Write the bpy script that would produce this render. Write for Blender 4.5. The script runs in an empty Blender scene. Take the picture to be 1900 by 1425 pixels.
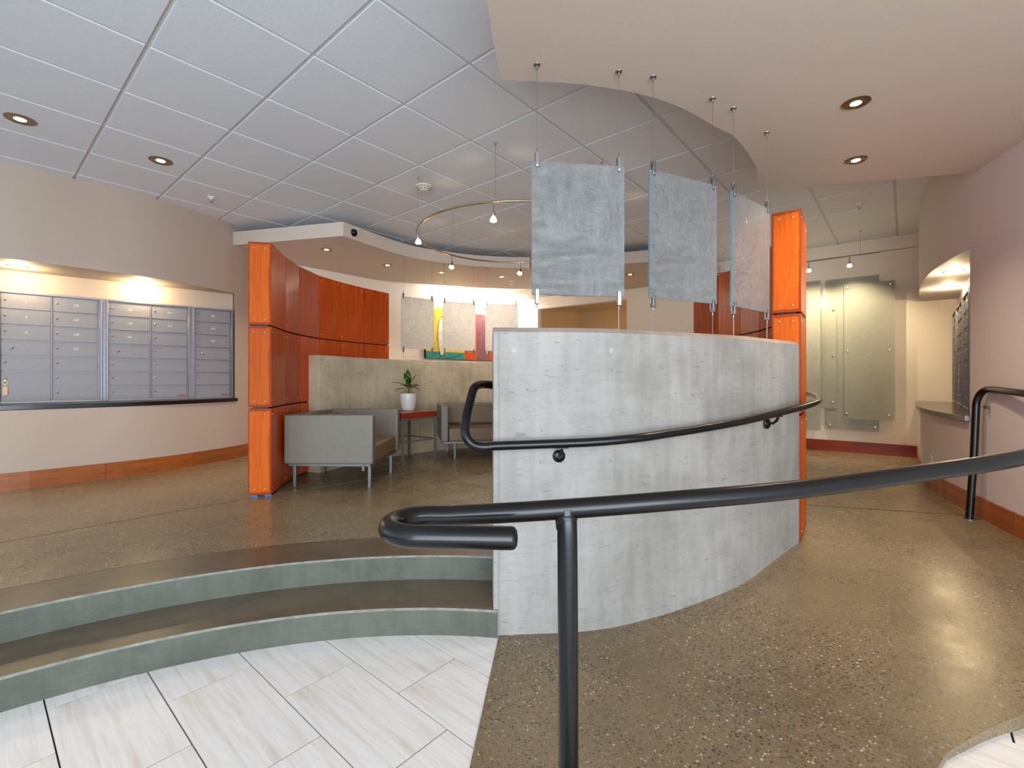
import bpy, math, random
from mathutils import Vector, Matrix
random.seed(7)
PI = math.pi
# ---------------------------------------------------------------- camera
C = bpy.context.scene.collection
SC = bpy.context.scene
FPX, CX, CY, CZ = 863.0, 950.0, 703.0, 1.18
cam = bpy.data.cameras.new('camera'); co = bpy.data.objects.new('camera', cam); C.objects.link(co)
co.location = (0, 0, CZ); co.rotation_euler = (PI/2, 0, 0)
cam.sensor_width = 36; cam.sensor_fit = 'HORIZONTAL'; cam.lens = 36*FPX/1900
cam.shift_x = 0; cam.shift_y = -(712.5-CY)/1900
cam.clip_start = .02; cam.clip_end = 200
SC.camera = co
# ---------------------------------------------------------------- world / exposure
wd = bpy.data.worlds.new('world'); SC.world = wd; wd.use_nodes = True
bg = wd.node_tree.nodes['Background']; bg.inputs[0].default_value = (.72, .86, 1, 1); bg.inputs[1].default_value = 1.3
SC.view_settings.view_transform = 'Standard'; SC.view_settings.look = 'None'
SC.view_settings.gamma = 1; SC.view_settings.use_curve_mapping = False
SC.view_settings.exposure = 0.70

def area(name, loc, rot, sx, sy, power, col):
    l = bpy.data.lights.new(name, 'AREA'); l.shape = 'RECTANGLE'; l.size = sx; l.size_y = sy
    l.energy = power; l.color = col
    o = bpy.data.objects.new(name, l); C.objects.link(o); o.location = loc; o.rotation_euler = rot
    return o
# daylight through the glazed entrance behind the camera
area('entrance_daylight', (1.6, -6.5, 2.2), (math.radians(96), 0, math.radians(-4)), 8.5, 4.2, 560, (.86, .93, 1.0))
# added fill light, tilted up behind the camera to brighten the ceiling
area('ceiling_fill', (1.4, -3.2, .12), (math.radians(150), 0, 0), 7, 3, 200, (.84, .92, 1.0))
# ceiling wash in the strip between the rear soffit and the painting wall
area('cove_wash', (-.52, 8.73, 2.93), (math.radians(20), 0, math.radians(49.7)), 1.7, .25, 36, (1.0, .97, .92))

def spot(parent, power, col, size=2.2, blend=.9, off=(0, 0, -.03), rot=(0, 0, 0), rad=.03):
    l = bpy.data.lights.new('lamp_light', 'SPOT'); l.energy = power; l.color = col
    l.spot_size = size; l.spot_blend = blend; l.shadow_soft_size = rad
    o = bpy.data.objects.new('lamp_light', l); C.objects.link(o); o.parent = parent
    o.location = off; o.rotation_euler = rot
    return o

# ---------------------------------------------------------------- tagging helpers
def tag(o, label=None, cat=None, group=None, kind=None):
    if label: o['label'] = label
    if cat: o['category'] = cat
    if group: o['group'] = group
    if kind: o['kind'] = kind
    return o
def thing(name, label, cat, loc=(0, 0, 0), rz=0, group=None):
    o = bpy.data.objects.new(name, None); o.empty_display_size = .1; C.objects.link(o)
    o.location = loc; o.rotation_euler = (0, 0, rz)
    return tag(o, label, cat, group)
class MB:
    def __init__(s): s.v = []; s.f = []; s.m = []
    def add(s, vs, fs, mi=0):
        n = len(s.v); s.v += [tuple(v) for v in vs]
        for f in fs: s.f.append(tuple(n+i for i in f)); s.m.append(mi)
        return s
    def box(s, c, d, rz=0, mi=0, M=None):
        x, y, z = d[0]/2, d[1]/2, d[2]/2
        vs = [Vector((a*x, b*y, e*z)) for e in (-1, 1) for a, b in ((-1, -1), (1, -1), (1, 1), (-1, 1))]
        R = M if M is not None else Matrix.Rotation(rz, 3, 'Z')
        vs = [R @ v + Vector(c) for v in vs]
        return s.add(vs, [(3, 2, 1, 0), (4, 5, 6, 7), (0, 1, 5, 4), (1, 2, 6, 5), (2, 3, 7, 6), (3, 0, 4, 7)], mi)
    def prism(s, poly, z0, z1, mi=0, ti=None):
        n = len(poly)
        if sum(poly[i][0]*poly[(i+1) % n][1]-poly[(i+1) % n][0]*poly[i][1] for i in range(n)) < 0: poly = poly[::-1]
        vs = [(p[0], p[1], z0) for p in poly]+[(p[0], p[1], z1) for p in poly]
        s.add(vs, [tuple(range(n-1, -1, -1))], mi)
        k = len(s.v)-2*n
        s.f.append(tuple(k+n+i for i in range(n))); s.m.append(mi if ti is None else ti)
        for i in range(n):
            j = (i+1) % n; s.f.append((k+i, k+j, k+n+j, k+n+i)); s.m.append(mi)
        return s
    def lathe(s, prof, c=(0, 0, 0), n=24, mi=0, R=None):
        vs = []
        for r, z in prof:
            for i in range(n):
                a = 2*PI*i/n; v = Vector((r*math.cos(a), r*math.sin(a), z))
                if R is not None: v = R @ v
                vs.append(v+Vector(c))
        fs = []
        for k in range(len(prof)-1):
            for i in range(n):
                j = (i+1) % n; fs.append((k*n+i, k*n+j, (k+1)*n+j, (k+1)*n+i))
        if prof[0][0] > 1e-5: fs.append(tuple(range(n-1, -1, -1)))
        if prof[-1][0] > 1e-5: fs.append(tuple((len(prof)-1)*n+i for i in range(n)))
        return s.add(vs, fs, mi)
    def tube(s, pts, r, n=12, mi=0, caps=True, closed=False):
        P = [Vector(p) for p in pts]; N = len(P)
        T = []
        for i in range(N):
            a = P[(i-1) % N] if (closed or i > 0) else P[i]; b = P[(i+1) % N] if (closed or i < N-1) else P[i]
            T.append((b-a).normalized())
        up = Vector((0, 0, 1)) if abs(T[0].z) < .9 else Vector((1, 0, 0))
        u = (up - T[0]*up.dot(T[0])).normalized(); vs = []
        for i in range(N):
            u = (u - T[i]*u.dot(T[i])).normalized(); w = T[i].cross(u)
            rr = r[i] if isinstance(r, (list, tuple)) else r
            for k in range(n):
                a = 2*PI*k/n; vs.append(P[i]+(u*math.cos(a)+w*math.sin(a))*rr)
        fs = []
        for i in range(N if closed else N-1):
            j = (i+1) % N
            for k in range(n):
                l = (k+1) % n; fs.append((i*n+k, i*n+l, j*n+l, j*n+k))
        if caps and not closed:
            fs.append(tuple(range(n-1, -1, -1))); fs.append(tuple((N-1)*n+k for k in range(n)))
        return s.add(vs, fs, mi)
    def mesh(s, name, mats, smooth=False, bevel=0):
        me = bpy.data.meshes.new(name); me.from_pydata(s.v, [], s.f)
        for m in (mats if isinstance(mats, (list, tuple)) else [mats]): me.materials.append(m)
        me.polygons.foreach_set('material_index', s.m)
        if smooth: me.polygons.foreach_set('use_smooth', [True]*len(me.polygons))
        me.update(); return me
def obj(name, mb, mats, parent=None, smooth=False, bevel=0, seg=2, loc=None, rz=None):
    me = mb if isinstance(mb, bpy.types.Mesh) else mb.mesh(name, mats, smooth)
    o = bpy.data.objects.new(name, me); C.objects.link(o)
    if parent is not None: o.parent = parent
    if loc is not None: o.location = loc
    if rz is not None: o.rotation_euler = (0, 0, rz)
    if bevel:
        b = o.modifiers.new('bevel', 'BEVEL'); b.width = bevel; b.segments = seg; b.limit_method = 'ANGLE'; b.angle_limit = math.radians(40)
    if smooth or bevel:
        me.polygons.foreach_set('use_smooth', [True]*len(me.polygons))
        try: me.set_sharp_from_angle(angle=math.radians(38))
        except Exception: pass
    return o
def struct(name, mb, mats, parent=None, label=None, **k):
    o = obj(name, mb, mats, parent, **k)
    if parent is None: tag(o, label, None, None, 'structure')
    return o
# ---------------------------------------------------------------- geometry helpers
def spline(P, sub=6):
    P = [Vector(p) for p in P]; out = []
    Q = [P[0]*2-P[1]]+P+[P[-1]*2-P[-2]]
    for i in range(1, len(Q)-2):
        for k in range(sub):
            t = k/sub; a, b, c, d = Q[i-1], Q[i], Q[i+1], Q[i+2]
            out.append(.5*((2*b)+(c-a)*t+(2*a-5*b+4*c-d)*t*t+(3*b-a-3*c+d)*t**3))
    out.append(P[-1]); return out
def offset(P, d):
    P = [Vector((p[0], p[1])) for p in P]; o = []
    for i in range(len(P)):
        a = P[max(i-1, 0)]; b = P[min(i+1, len(P)-1)]; t = (b-a).normalized()
        o.append(P[i]+Vector((-t.y, t.x))*d)
    return o
def band(P, Q, z0, z1, cham=0, mb=None, cm=0):
    """solid strip between plan curves P and Q; optional chamfer on its top edges and ends"""
    mb = mb or MB(); n = len(P)
    z0f = z0 if callable(z0) else (lambda p: z0)
    prof = []
    for i in range(n):
        p = Vector((P[i][0], P[i][1])); q = Vector((Q[i][0], Q[i][1])); w = (q-p).normalized()*cham
        a, b = p+w, q-w
        prof += [(p.x, p.y, z0f(p)), (p.x, p.y, z1-cham), (a.x, a.y, z1), (b.x, b.y, z1), (q.x, q.y, z1-cham), (q.x, q.y, z0f(q))]
    fs = []
    for i in range(n-1):
        for k in range(6):
            l = (k+1) % 6; mb.f.append(tuple(len(mb.v)+q for q in (i*6+k, i*6+l, (i+1)*6+l, (i+1)*6+k))); mb.m.append(cm if k in (1, 2, 3) else 0)
    fs.append((0, 5, 4, 3, 2, 1)[::1]); fs.append(tuple((n-1)*6+k for k in range(6)))
    return mb.add(prof, fs)
def plen(P):
    L = [0]
    for i in range(1, len(P)): L.append(L[-1]+(P[i]-P[i-1]).length)
    return L
def at_len(P, L, s):
    for i in range(1, len(P)):
        if L[i] >= s: return P[i-1].lerp(P[i], (s-L[i-1])/(L[i]-L[i-1]))
    return P[-1]
def G(x, y, z):
    Y = FPX*(z-CZ)/(CY-y); return Vector(((x-CX)/FPX*Y, Y))
UP, CE = .247, 2.986                      # upper floor, tiled ceiling
CC = Vector((.15, 4.4))                   # seating circle
RK = [(-97, .004), (-84, .006), (-75, .012), (-68, .02), (-58, .06), (-40.6, .145), (-26, .187), (-17, .214), (0, .205), (30, .205), (55, .247), (200, .247)]
def ramp_raw(th):
    if th <= RK[0][0]: return RK[0][1]
    for i in range(1, len(RK)):
        if th <= RK[i][0]:
            a, b = RK[i-1], RK[i]; return a[1]+(b[1]-a[1])*(th-a[0])/(b[0]-a[0])
    return UP
def ramp(th): return sum(ramp_raw(th+k) for k in (-5, -2.5, 0, 2.5, 5))/5
def rz_at(x, y): return ramp(math.degrees(math.atan2(y-CC.y, x-CC.x)))

# ---------------------------------------------------------------- materials
def newmat(name):
    m = bpy.data.materials.new(name); m.use_nodes = True; nt = m.node_tree
    return m, nt, nt.nodes['Principled BSDF']
def lin(c): return tuple(((v/255+.055)/1.055)**2.4 if v/255 > .04045 else v/255/12.92 for v in c)+(1,)
def setp(b, **k):
    for n, v in k.items(): b.inputs[n.replace('_', ' ')].default_value = v
def coords(nt, scale=(1, 1, 1), obj_space=True, rot=(0, 0, 0)):
    tc = nt.nodes.new('ShaderNodeTexCoord'); mp = nt.nodes.new('ShaderNodeMapping')
    mp.inputs['Scale'].default_value = scale; mp.inputs['Rotation'].default_value = rot
    nt.links.new(tc.outputs['Object'], mp.inputs[0]); return mp.outputs[0]
def geo(nt, scale=(1, 1, 1)):
    g = nt.nodes.new('ShaderNodeNewGeometry'); mp = nt.nodes.new('ShaderNodeMapping'); mp.inputs['Scale'].default_value = scale
    nt.links.new(g.outputs['Position'], mp.inputs[0]); return mp.outputs[0]
def noise(nt, vec, scale, detail=4, rough=.5, dist=0):
    n = nt.nodes.new('ShaderNodeTexNoise'); n.inputs['Scale'].default_value = scale; n.inputs['Detail'].default_value = detail
    n.inputs['Roughness'].default_value = rough; n.inputs['Distortion'].default_value = dist
    nt.links.new(vec, n.inputs['Vector']); return n.outputs['Fac']
def rampn(nt, fac, stops, interp='LINEAR'):
    r = nt.nodes.new('ShaderNodeValToRGB'); r.color_ramp.interpolation = interp
    e = r.color_ramp.elements
    while len(e) < len(stops): e.new(.5)
    for i, (p, c) in enumerate(stops): e[i].position = p; e[i].color = c if len(c) == 4 else tuple(c)+(1,)
    nt.links.new(fac, r.inputs[0]); return r.outputs[0]
def mixc(nt, a, b, f, mode='MIX'):
    m = nt.nodes.new('ShaderNodeMix'); m.data_type = 'RGBA'; m.blend_type = mode
    for s, v in ((m.inputs[6], a), (m.inputs[7], b), (m.inputs[0], f)):
        if isinstance(v, (int, float)): s.default_value = v
        elif isinstance(v, tuple): s.default_value = v
        else: nt.links.new(v, s)
    return m.outputs[2]
def bump(nt, b, h, strength=.2, dist=.01):
    n = nt.nodes.new('ShaderNodeBump'); n.inputs['Strength'].default_value = strength; n.inputs['Distance'].default_value = dist
    nt.links.new(h, n.inputs['Height']); nt.links.new(n.outputs[0], b.inputs['Normal']); return n
def flat(name, rgb, rough=.5, metal=0, coat=0, vary=.04, bs=0, scale=30, **k):
    m, nt, b = newmat(name); v = coords(nt)
    c = lin(rgb); n = noise(nt, v, scale, 3)
    d = tuple(max(0, x*(1-vary)) for x in c[:3])+(1,); e = tuple(min(1, x*(1+vary)) for x in c[:3])+(1,)
    nt.links.new(rampn(nt, n, [(.3, d), (.7, e)]), b.inputs['Base Color'])
    setp(b, Roughness=rough, Metallic=metal, Coat_Weight=coat, **k)
    if bs: bump(nt, b, n, bs, .003)
    return m
def emit(name, rgb, s):
    m, nt, b = newmat(name); c = lin(rgb)
    setp(b, Base_Color=c, Emission_Color=c, Emission_Strength=s); return m

M_wall = flat('paint_wall', (168, 152, 137), .7, vary=.015, bs=.05, scale=60)
M_wall_back = flat('paint_back', (228, 216, 200), .7, vary=.015, bs=.05, scale=60)
M_soffit = flat('paint_soffit', (198, 182, 168), .55, vary=.02, bs=.04, scale=60)
M_corr = flat('paint_corridor', (190, 155, 110), .6, vary=.03)

def mat_tile():
    m, nt, b = newmat('acoustic_tile'); v = geo(nt)
    n = noise(nt, v, 260, 6, .7); c = rampn(nt, n, [(.3, lin((206, 210, 216))), (.7, lin((232, 236, 242)))])
    nt.links.new(c, b.inputs['Base Color']); setp(b, Roughness=.6); bump(nt, b, n, .35, .004); return m
M_ctile = mat_tile()
M_grid = flat('ceiling_grid', (205, 203, 202), .45, vary=.01)

def mat_concrete(name, base, dark, scale=1.0, rough=.6, hole=True):
    m, nt, b = newmat(name); v = geo(nt, (scale, scale, scale)); vs = geo(nt, (scale*6, scale*6, scale*.8)); vh = geo(nt, (scale*3, scale*3, scale*26))
    n1 = noise(nt, v, 2.2, 6, .62, .4); n2 = noise(nt, vs, 3.0, 5, .6); n3 = noise(nt, vh, 2.5, 6, .7, .5); n4 = noise(nt, v, 90, 4, .6)
    c = rampn(nt, n1, [(.32, lin(dark)), (.6, lin(base))])
    c = mixc(nt, c, rampn(nt, n2, [(.35, (.62, .60, .58)), (.65, (1, 1, 1))]), .4, 'MULTIPLY')
    c = mixc(nt, c, rampn(nt, n3, [(.3, (.80, .79, .78)), (.5, (1, 1, 1)), (.72, (1.05, 1.05, 1.05))]), .5, 'MULTIPLY')
    vb = geo(nt, (scale*9, scale*9, scale*42)); n5 = noise(nt, vb, 1.6, 3, .6, 1.0)      # thin scuffs
    c = mixc(nt, c, lin((88, 84, 80)), rampn(nt, n5, [(.64, (0, 0, 0)), (.68, (.45, .45, .45))]))
    nt.links.new(c, b.inputs['Base Color']); setp(b, Roughness=rough)
    h = mixc(nt, n4, n3, .5); bump(nt, b, h, .25, .006); return m
M_conc = mat_concrete('board_concrete', (150, 147, 142), (126, 122, 116))
M_conc2 = mat_concrete('board_concrete_rear', (200, 184, 158), (166, 150, 124))
M_step = mat_concrete('step_concrete', (88, 92, 80), (66, 70, 60), 1.3, .45)
M_tread = mat_concrete('tread_concrete', (104, 90, 70), (80, 70, 54), 1.3, .3)

M_nose = flat('pale_nosing', (130, 130, 120), .6, vary=.25, scale=25)  # paler, uneven tone for the step nosing edges
def mat_floor():
    m, nt, b = newmat('polished_aggregate_concrete'); v = geo(nt)
    big = noise(nt, v, 1.0, 3, .5, .2); mid = noise(nt, v, 5, 5, .6)
    c = rampn(nt, big, [(.3, lin((104, 89, 68))), (.5, lin((120, 104, 79))), (.72, lin((136, 118, 90)))])
    c = mixc(nt, c, rampn(nt, mid, [(.3, (.82, .82, .82)), (.7, (1.08, 1.08, 1.08))]), .35, 'MULTIPLY')
    vo = nt.nodes.new('ShaderNodeTexVoronoi'); vo.inputs['Scale'].default_value = 95; nt.links.new(v, vo.inputs['Vector'])
    vo.inputs['Randomness'].default_value = 1
    sep = nt.nodes.new('ShaderNodeSeparateColor'); nt.links.new(vo.outputs['Color'], sep.inputs[0])
    stone = rampn(nt, sep.outputs[0], [(0, lin((44, 42, 38))), (.34, lin((80, 72, 60))), (.5, lin((138, 106, 68))), (.76, lin((150, 132, 104))), (.93, lin((186, 176, 156)))], 'CONSTANT')
    mk = noise(nt, v, 1.5, 3, .6, .2)
    dmask = rampn(nt, vo.outputs['Distance'], [(.34, (1, 1, 1)), (.46, (0, 0, 0))])
    amask = rampn(nt, mk, [(.36, (.3, .3, .3)), (.56, (1, 1, 1))])
    gm = rampn(nt, sep.outputs[1], [(0, (0, 0, 0)), (.30, (1, 1, 1))], 'CONSTANT')
    f = mixc(nt, dmask, amask, 1.0, 'MULTIPLY'); f = mixc(nt, f, gm, 1.0, 'MULTIPLY')
    c = mixc(nt, c, stone, f)
    fine = noise(nt, v, 160, 3, .7); c = mixc(nt, c, rampn(nt, fine, [(.34, (.55, .54, .52)), (.5, (1, 1, 1)), (.66, (1.22, 1.2, 1.16))]), .75, 'MULTIPLY')
    nt.links.new(c, b.inputs['Base Color'])
    nt.links.new(rampn(nt, mid, [(.3, (.23, .23, .23)), (.75, (.36, .36, .36))]), b.inputs['Roughness'])
    setp(b, Specular_IOR_Level=.6); bump(nt, b, fine, .06, .002); return m
M_floor = mat_floor()
def mat_marble():
    m, nt, b = newmat('travertine_tile')
    v = coords(nt, (.8, 13, 13)); n = noise(nt, v, 1.7, 7, .62, .5)
    v2 = coords(nt, (3, 40, 40)); n2 = noise(nt, v2, 2, 4)
    c = rampn(nt, n, [(.34, lin((214, 204, 192))), (.46, lin((226, 220, 214))), (.55, lin((232, 229, 226))), (.7, lin((222, 214, 205)))])
    c = mixc(nt, c, rampn(nt, n2, [(.35, (.93, .92, .91)), (.6, (1, 1, 1))]), .7, 'MULTIPLY')
    nt.links.new(c, b.inputs['Base Color']); setp(b, Roughness=.38); return m
M_marble = mat_marble()
M_grout = flat('grout', (40, 40, 42), .8)
def mat_wood(name, c1, c2, c3, rough=.3, stain=None, coat=.5, ax='z', ws=1.0):
    m, nt, b = newmat(name)
    sc = (7, 7, .55) if ax == 'z' else (.55, 7, 7)
    v = coords(nt, sc); n = noise(nt, v, 3.0*ws, 7, .62, 1.2); v2 = coords(nt, (60, 60, 2) if ax == 'z' else (2, 60, 60)); n2 = noise(nt, v2, 2.5, 3)
    c = rampn(nt, n, [(.3, lin(c1)), (.5, lin(c2)), (.72, lin(c3))])
    c = mixc(nt, c, rampn(nt, n2, [(.3, (.86, .82, .8)), (.7, (1.04, 1.04, 1.04))]), .5, 'MULTIPLY')
    oi = nt.nodes.new('ShaderNodeObjectInfo')
    c = mixc(nt, c, rampn(nt, oi.outputs['Random'], [(0, (.80, .78, .78)), (1, (1.12, 1.12, 1.12))]), 1.0, 'MULTIPLY')
    if stain:
        v3 = coords(nt, (5, 5, 1.3)); n3 = noise(nt, v3, 1.7, 7, .72, 1.4)
        c = mixc(nt, c, lin(stain), rampn(nt, n3, [(.60, (0, 0, 0)), (.68, (.8, .8, .8))]))
    if stain:
        tg = nt.nodes.new('ShaderNodeTexCoord'); sx = nt.nodes.new('ShaderNodeSeparateXYZ'); nt.links.new(tg.outputs['Generated'], sx.inputs[0])
        def mth(op, a, b_):
            q = nt.nodes.new('ShaderNodeMath'); q.operation = op
            for i_, v_ in enumerate((a, b_)):
                if isinstance(v_, (int, float)): q.inputs[i_].default_value = v_
                else: nt.links.new(v_, q.inputs[i_])
            return q.outputs[0]
        ex = mth('MULTIPLY', mth('MINIMUM', sx.outputs[0], mth('SUBTRACT', 1, sx.outputs[0])), .5)
        ez = mth('MINIMUM', sx.outputs[2], mth('SUBTRACT', 1, sx.outputs[2]))
        v4 = coords(nt, (16, 16, 5)); n4 = noise(nt, v4, 2.0, 6, .7, .6)
        ee = mth('SUBTRACT', mth('MINIMUM', ex, ez), mth('MULTIPLY', n4, .05))
        c = mixc(nt, c, lin(stain), rampn(nt, ee, [(0, (.7, .7, .7)), (.008, (0, 0, 0))]))
    nt.links.new(c, b.inputs['Base Color']); setp(b, Roughness=rough, Coat_Weight=coat, Coat_Roughness=.18, Specular_IOR_Level=.2); return m
M_wood_o = mat_wood('stained_wood_orange', (172, 70, 0), (190, 84, 2), (202, 98, 6), .6, (116, 36, 10), .0)
M_wood_r = mat_wood('stained_wood_red', (150, 48, 2), (186, 68, 4), (206, 88, 10), .34, None, .12)
M_wood_e = mat_wood('stained_wood_amber', (160, 66, 4), (180, 80, 8), (194, 94, 14), .45, (116, 36, 10), .05)
M_base = mat_wood('baseboard_wood', (128, 70, 30), (150, 84, 38), (164, 96, 48), .4, None, .3, 'x')
M_top = mat_wood('table_wood', (100, 34, 18), (128, 44, 24), (140, 52, 28), .3, None, .4, 'x')
M_core = flat('black_core', (16, 15, 18), .5)
M_shim = flat('blue_shim', (20, 110, 170), .4)
M_scr = flat('steel_screw', (205, 195, 185), .3, .8)
M_black = flat('black_powder_coat', (5, 6, 8), .25, 0, .0, vary=.1, Specular_IOR_Level=.42)
M_steel = flat('brushed_steel', (140, 140, 140), .35, .9)
M_chrome = flat('chrome', (205, 205, 205), .15, 1)
M_legs = flat('satin_aluminium', (120, 120, 118), .4, .6)
M_box = flat('mailbox_aluminium', (122, 120, 122), .5, .2, vary=.02)
M_boxf = flat('mailbox_frame', (128, 126, 132), .4, .5, vary=.02)
M_lock = flat('lock_steel', (176, 160, 140), .3, .9)
M_brass = flat('brass', (190, 150, 80), .3, .8)
M_ink = flat('number_white', (214, 214, 216), .5)
M_labelg = flat('plate_grey', (120, 122, 126), .5)
M_labelr = flat('plate_red', (150, 50, 50), .5)
M_leather = flat('taupe_leather', (114, 108, 96), .42, vary=.05, bs=.12, scale=40)
M_leather2 = flat('taupe_leather_inner', (118, 98, 76), .4, vary=.05, bs=.12, scale=40)
M_counter = flat('black_counter', (20, 20, 22), .3)
M_granite = flat('dark_granite', (74, 60, 48), .18, vary=.25, scale=120)
M_white = flat('white_plastic', (222, 220, 214), .5)
M_cream = flat('cream_plastic', (206, 200, 180), .5)
M_pot = flat('white_ceramic', (208, 204, 198), .35)
M_soil = flat('potting_bark', (70, 44, 26), .9, vary=.4, scale=150)
M_paper = flat('paper', (228, 224, 218), .7)
M_dark = flat('dark_gap', (14, 12, 12), .8)
M_bulb = emit('halogen', (255, 226, 170), 14)
M_bulb2 = emit('halogen_disc', (255, 214, 150), 7)
M_trimr = flat('downlight_ring', (150, 128, 100), .22, .95)

def mat_glass(name, tint, rough, trans, strength, sc=18, alpha=1, lo=.78):
    m, nt, b = newmat(name); v = coords(nt); v2 = coords(nt, (1, 1, 1), rot=(0, .6, 0))
    n1 = noise(nt, v, sc, 5, .75, 2.2)
    va = coords(nt, (3.4, 1, .7), rot=(0, .62, 0)); vb = coords(nt, (.7, 1, 3.0), rot=(0, .35, 0))
    na = noise(nt, va, sc*.55, 7, .78, 1.6); nb = noise(nt, vb, sc*.5, 7, .78, 2.4); pk = noise(nt, v, 3.2, 3, .5, .5)
    st = mixc(nt, na, nb, rampn(nt, pk, [(.42, (0, 0, 0)), (.58, (1, 1, 1))]))
    h = mixc(nt, n1, st, .62)
    n6 = noise(nt, v2, sc*5, 4, .7, .8); hb = mixc(nt, h, n6, .2); c = rampn(nt, hb, [(.34, tuple(x*lo for x in lin(tint)[:3])), (.56, lin(tint))]); h = hb
    nt.links.new(c, b.inputs['Base Color'])
    setp(b, Roughness=rough, Transmission_Weight=trans, IOR=1.45, Specular_IOR_Level=.8)
    if strength: bump(nt, b, h, strength, .02)
    if alpha < 1: b.inputs['Alpha'].default_value = alpha
    return m
M_glass = mat_glass('textured_glass', (134, 134, 133), .12, .2, 1.0, 10, lo=.62)
M_glass_r = mat_glass('textured_glass_rear', (252, 252, 252), .4, .8, 1.0, 24, lo=.36)  # brighter copy of the front glass; lamp and backlight glow put into the tint
M_gedge = flat('glass_edge', (70, 130, 140), .15, 0, .5)
M_frost = mat_glass('frosted_glass', (166, 166, 148), .35, .1, 0, 6, .62)
M_frost_t = mat_glass('textured_art_glass', (174, 174, 160), .3, .1, .8, 34, .58)
def mat_leaf():
    m, nt, b = newmat('variegated_leaf'); tc = nt.nodes.new('ShaderNodeTexCoord')
    at = nt.nodes.new('ShaderNodeAttribute'); at.attribute_name = 'edge'
    v = coords(nt); n = noise(nt, v, 60, 4)
    sm = nt.nodes.new('ShaderNodeMath'); sm.operation = 'MULTIPLY_ADD'; nt.links.new(n, sm.inputs[0]); sm.inputs[1].default_value = .5; nt.links.new(at.outputs['Fac'], sm.inputs[2])
    c = rampn(nt, sm.outputs[0], [(.45, lin((40, 74, 36))), (.85, lin((70, 100, 46))), (1.0, lin((196, 196, 96)))])
    nt.links.new(c, b.inputs['Base Color']); setp(b, Roughness=.4); return m
M_leaf = mat_leaf()
def mat_paint(name, stops, axis_scale, seed=0):
    m, nt, b = newmat(name); v = coords(nt, axis_scale); n = noise(nt, v, 1.8, 5, .6, 1.5)
    nt.links.new(rampn(nt, n, stops), b.inputs['Base Color']); setp(b, Roughness=.5); return m
M_pyel = mat_paint('canvas_yellow', [(.3, lin((196, 160, 26))), (.6, lin((222, 190, 40))), (.75, lin((206, 184, 90)))], (3, 3, 3))
M_pgrn = mat_paint('canvas_teal', [(.3, lin((24, 112, 108))), (.6, lin((52, 140, 128))), (.72, lin((150, 170, 96)))], (3, 3, 6))
M_pora = mat_paint('canvas_orange', [(.3, lin((176, 40, 16))), (.6, lin((206, 84, 24))), (.72, lin((120, 24, 18)))], (5, 5, 2))
M_ppur = mat_paint('canvas_plum', [(.3, lin((112, 60, 62))), (.6, lin((134, 86, 92))), (.75, lin((110, 28, 24)))], (5, 5, 2))
M_pwht = mat_paint('canvas_white', [(.3, lin((190, 188, 170))), (.7, lin((220, 216, 204)))], (4, 4, 4))

# ---------------------------------------------------------------- plan curves
LW = spline([(-7.4, 3.0), (-6.5, 3.0), (-5.8, 3.1), (-5.2, 3.28), (-4.7, 3.54), (-4.25, 3.865), (-3.94, 4.197), (-3.565, 4.67), (-3.325, 5.25), (-3.235, 5.62), (-3.24, 6.05)], 5)
PWd = Vector((-.646, -.763)); PW0 = Vector((-.08, 9.8))
BWd = Vector((-.783, .622)).normalized(); BW0 = Vector((4.12, 6.467))
RW = spline([(5.02, 5.72), (4.55, 5.2), (4.06, 4.6), (3.72, 4.12), (3.48, 3.68), (3.334, 3.346), (3.177, 2.886), (3.06, 2.35), (2.98, 1.7), (2.95, .9), (2.95, -.9)], 5)
FO = spline([(-.085, 2.13), (.376, 2.168), (.655, 2.26), (.942, 2.39), (1.275, 2.554), (1.522, 2.737), (1.822, 2.952)], 6)   # front wall outer face
FI = offset(FO, .15)
WRO = [Vector(p) for p in [(1.834, 2.952), (2.085, 3.295), (2.255, 3.68), (2.345, 4.08), (2.365, 4.49), (2.305, 4.88), (2.19, 5.26)]]
WRI = offset(WRO, .165)
WLI = [Vector(p) for p in [(-1.914, 3.695), (-2.01, 4.13), (-2.045, 4.477), (-2.02, 4.87), (-1.92, 5.19), (-1.765, 5.53), (-1.555, 5.89)]]
WLO = offset(WLI, .168)
SI = spline([(-1.905, 4.61), (-1.68, 5.22), (-1.30, 5.75), (-.85, 6.14), (-.25, 6.42), (.35, 6.5), (1.0, 6.38), (1.62, 5.98)], 6)   # seating wall, face towards the seats
SO = offset(SI, .15)

# ---------------------------------------------------------------- floors
S0 = Vector((-.4, -.1)); R1, R2, R3 = 2.24, 2.552, 2.85; RZ = .1233
def arc(c, r, a0, a1, n):
    return [Vector((c.x+r*math.cos(math.radians(a0+(a1-a0)*i/n)), c.y+r*math.sin(math.radians(a0+(a1-a0)*i/n)))) for i in range(n+1)]
fl = MB()
mid = [(a+b)/2 for a, b in zip(FO, FI)]; wr = [(a+b)/2 for a, b in zip(WRO, WRI)]
up_poly = arc(S0, R2+.012, 180, 82, 40)[:-1] + [Vector((-.03, 2.44)), Vector((-.03, 2.2))] + mid + wr + [Vector((2.6, 6.6)), Vector((3.1, 7.4)), Vector((-.1, 10.6)), Vector((-5.6, 6.3)), Vector((-7.4, 3.0)), Vector((-7.4, -.1))]
fl.prism(up_poly, .12, UP)
struct('floor', fl, M_floor, label='upper polished aggregate concrete floor of the lobby')
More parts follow.
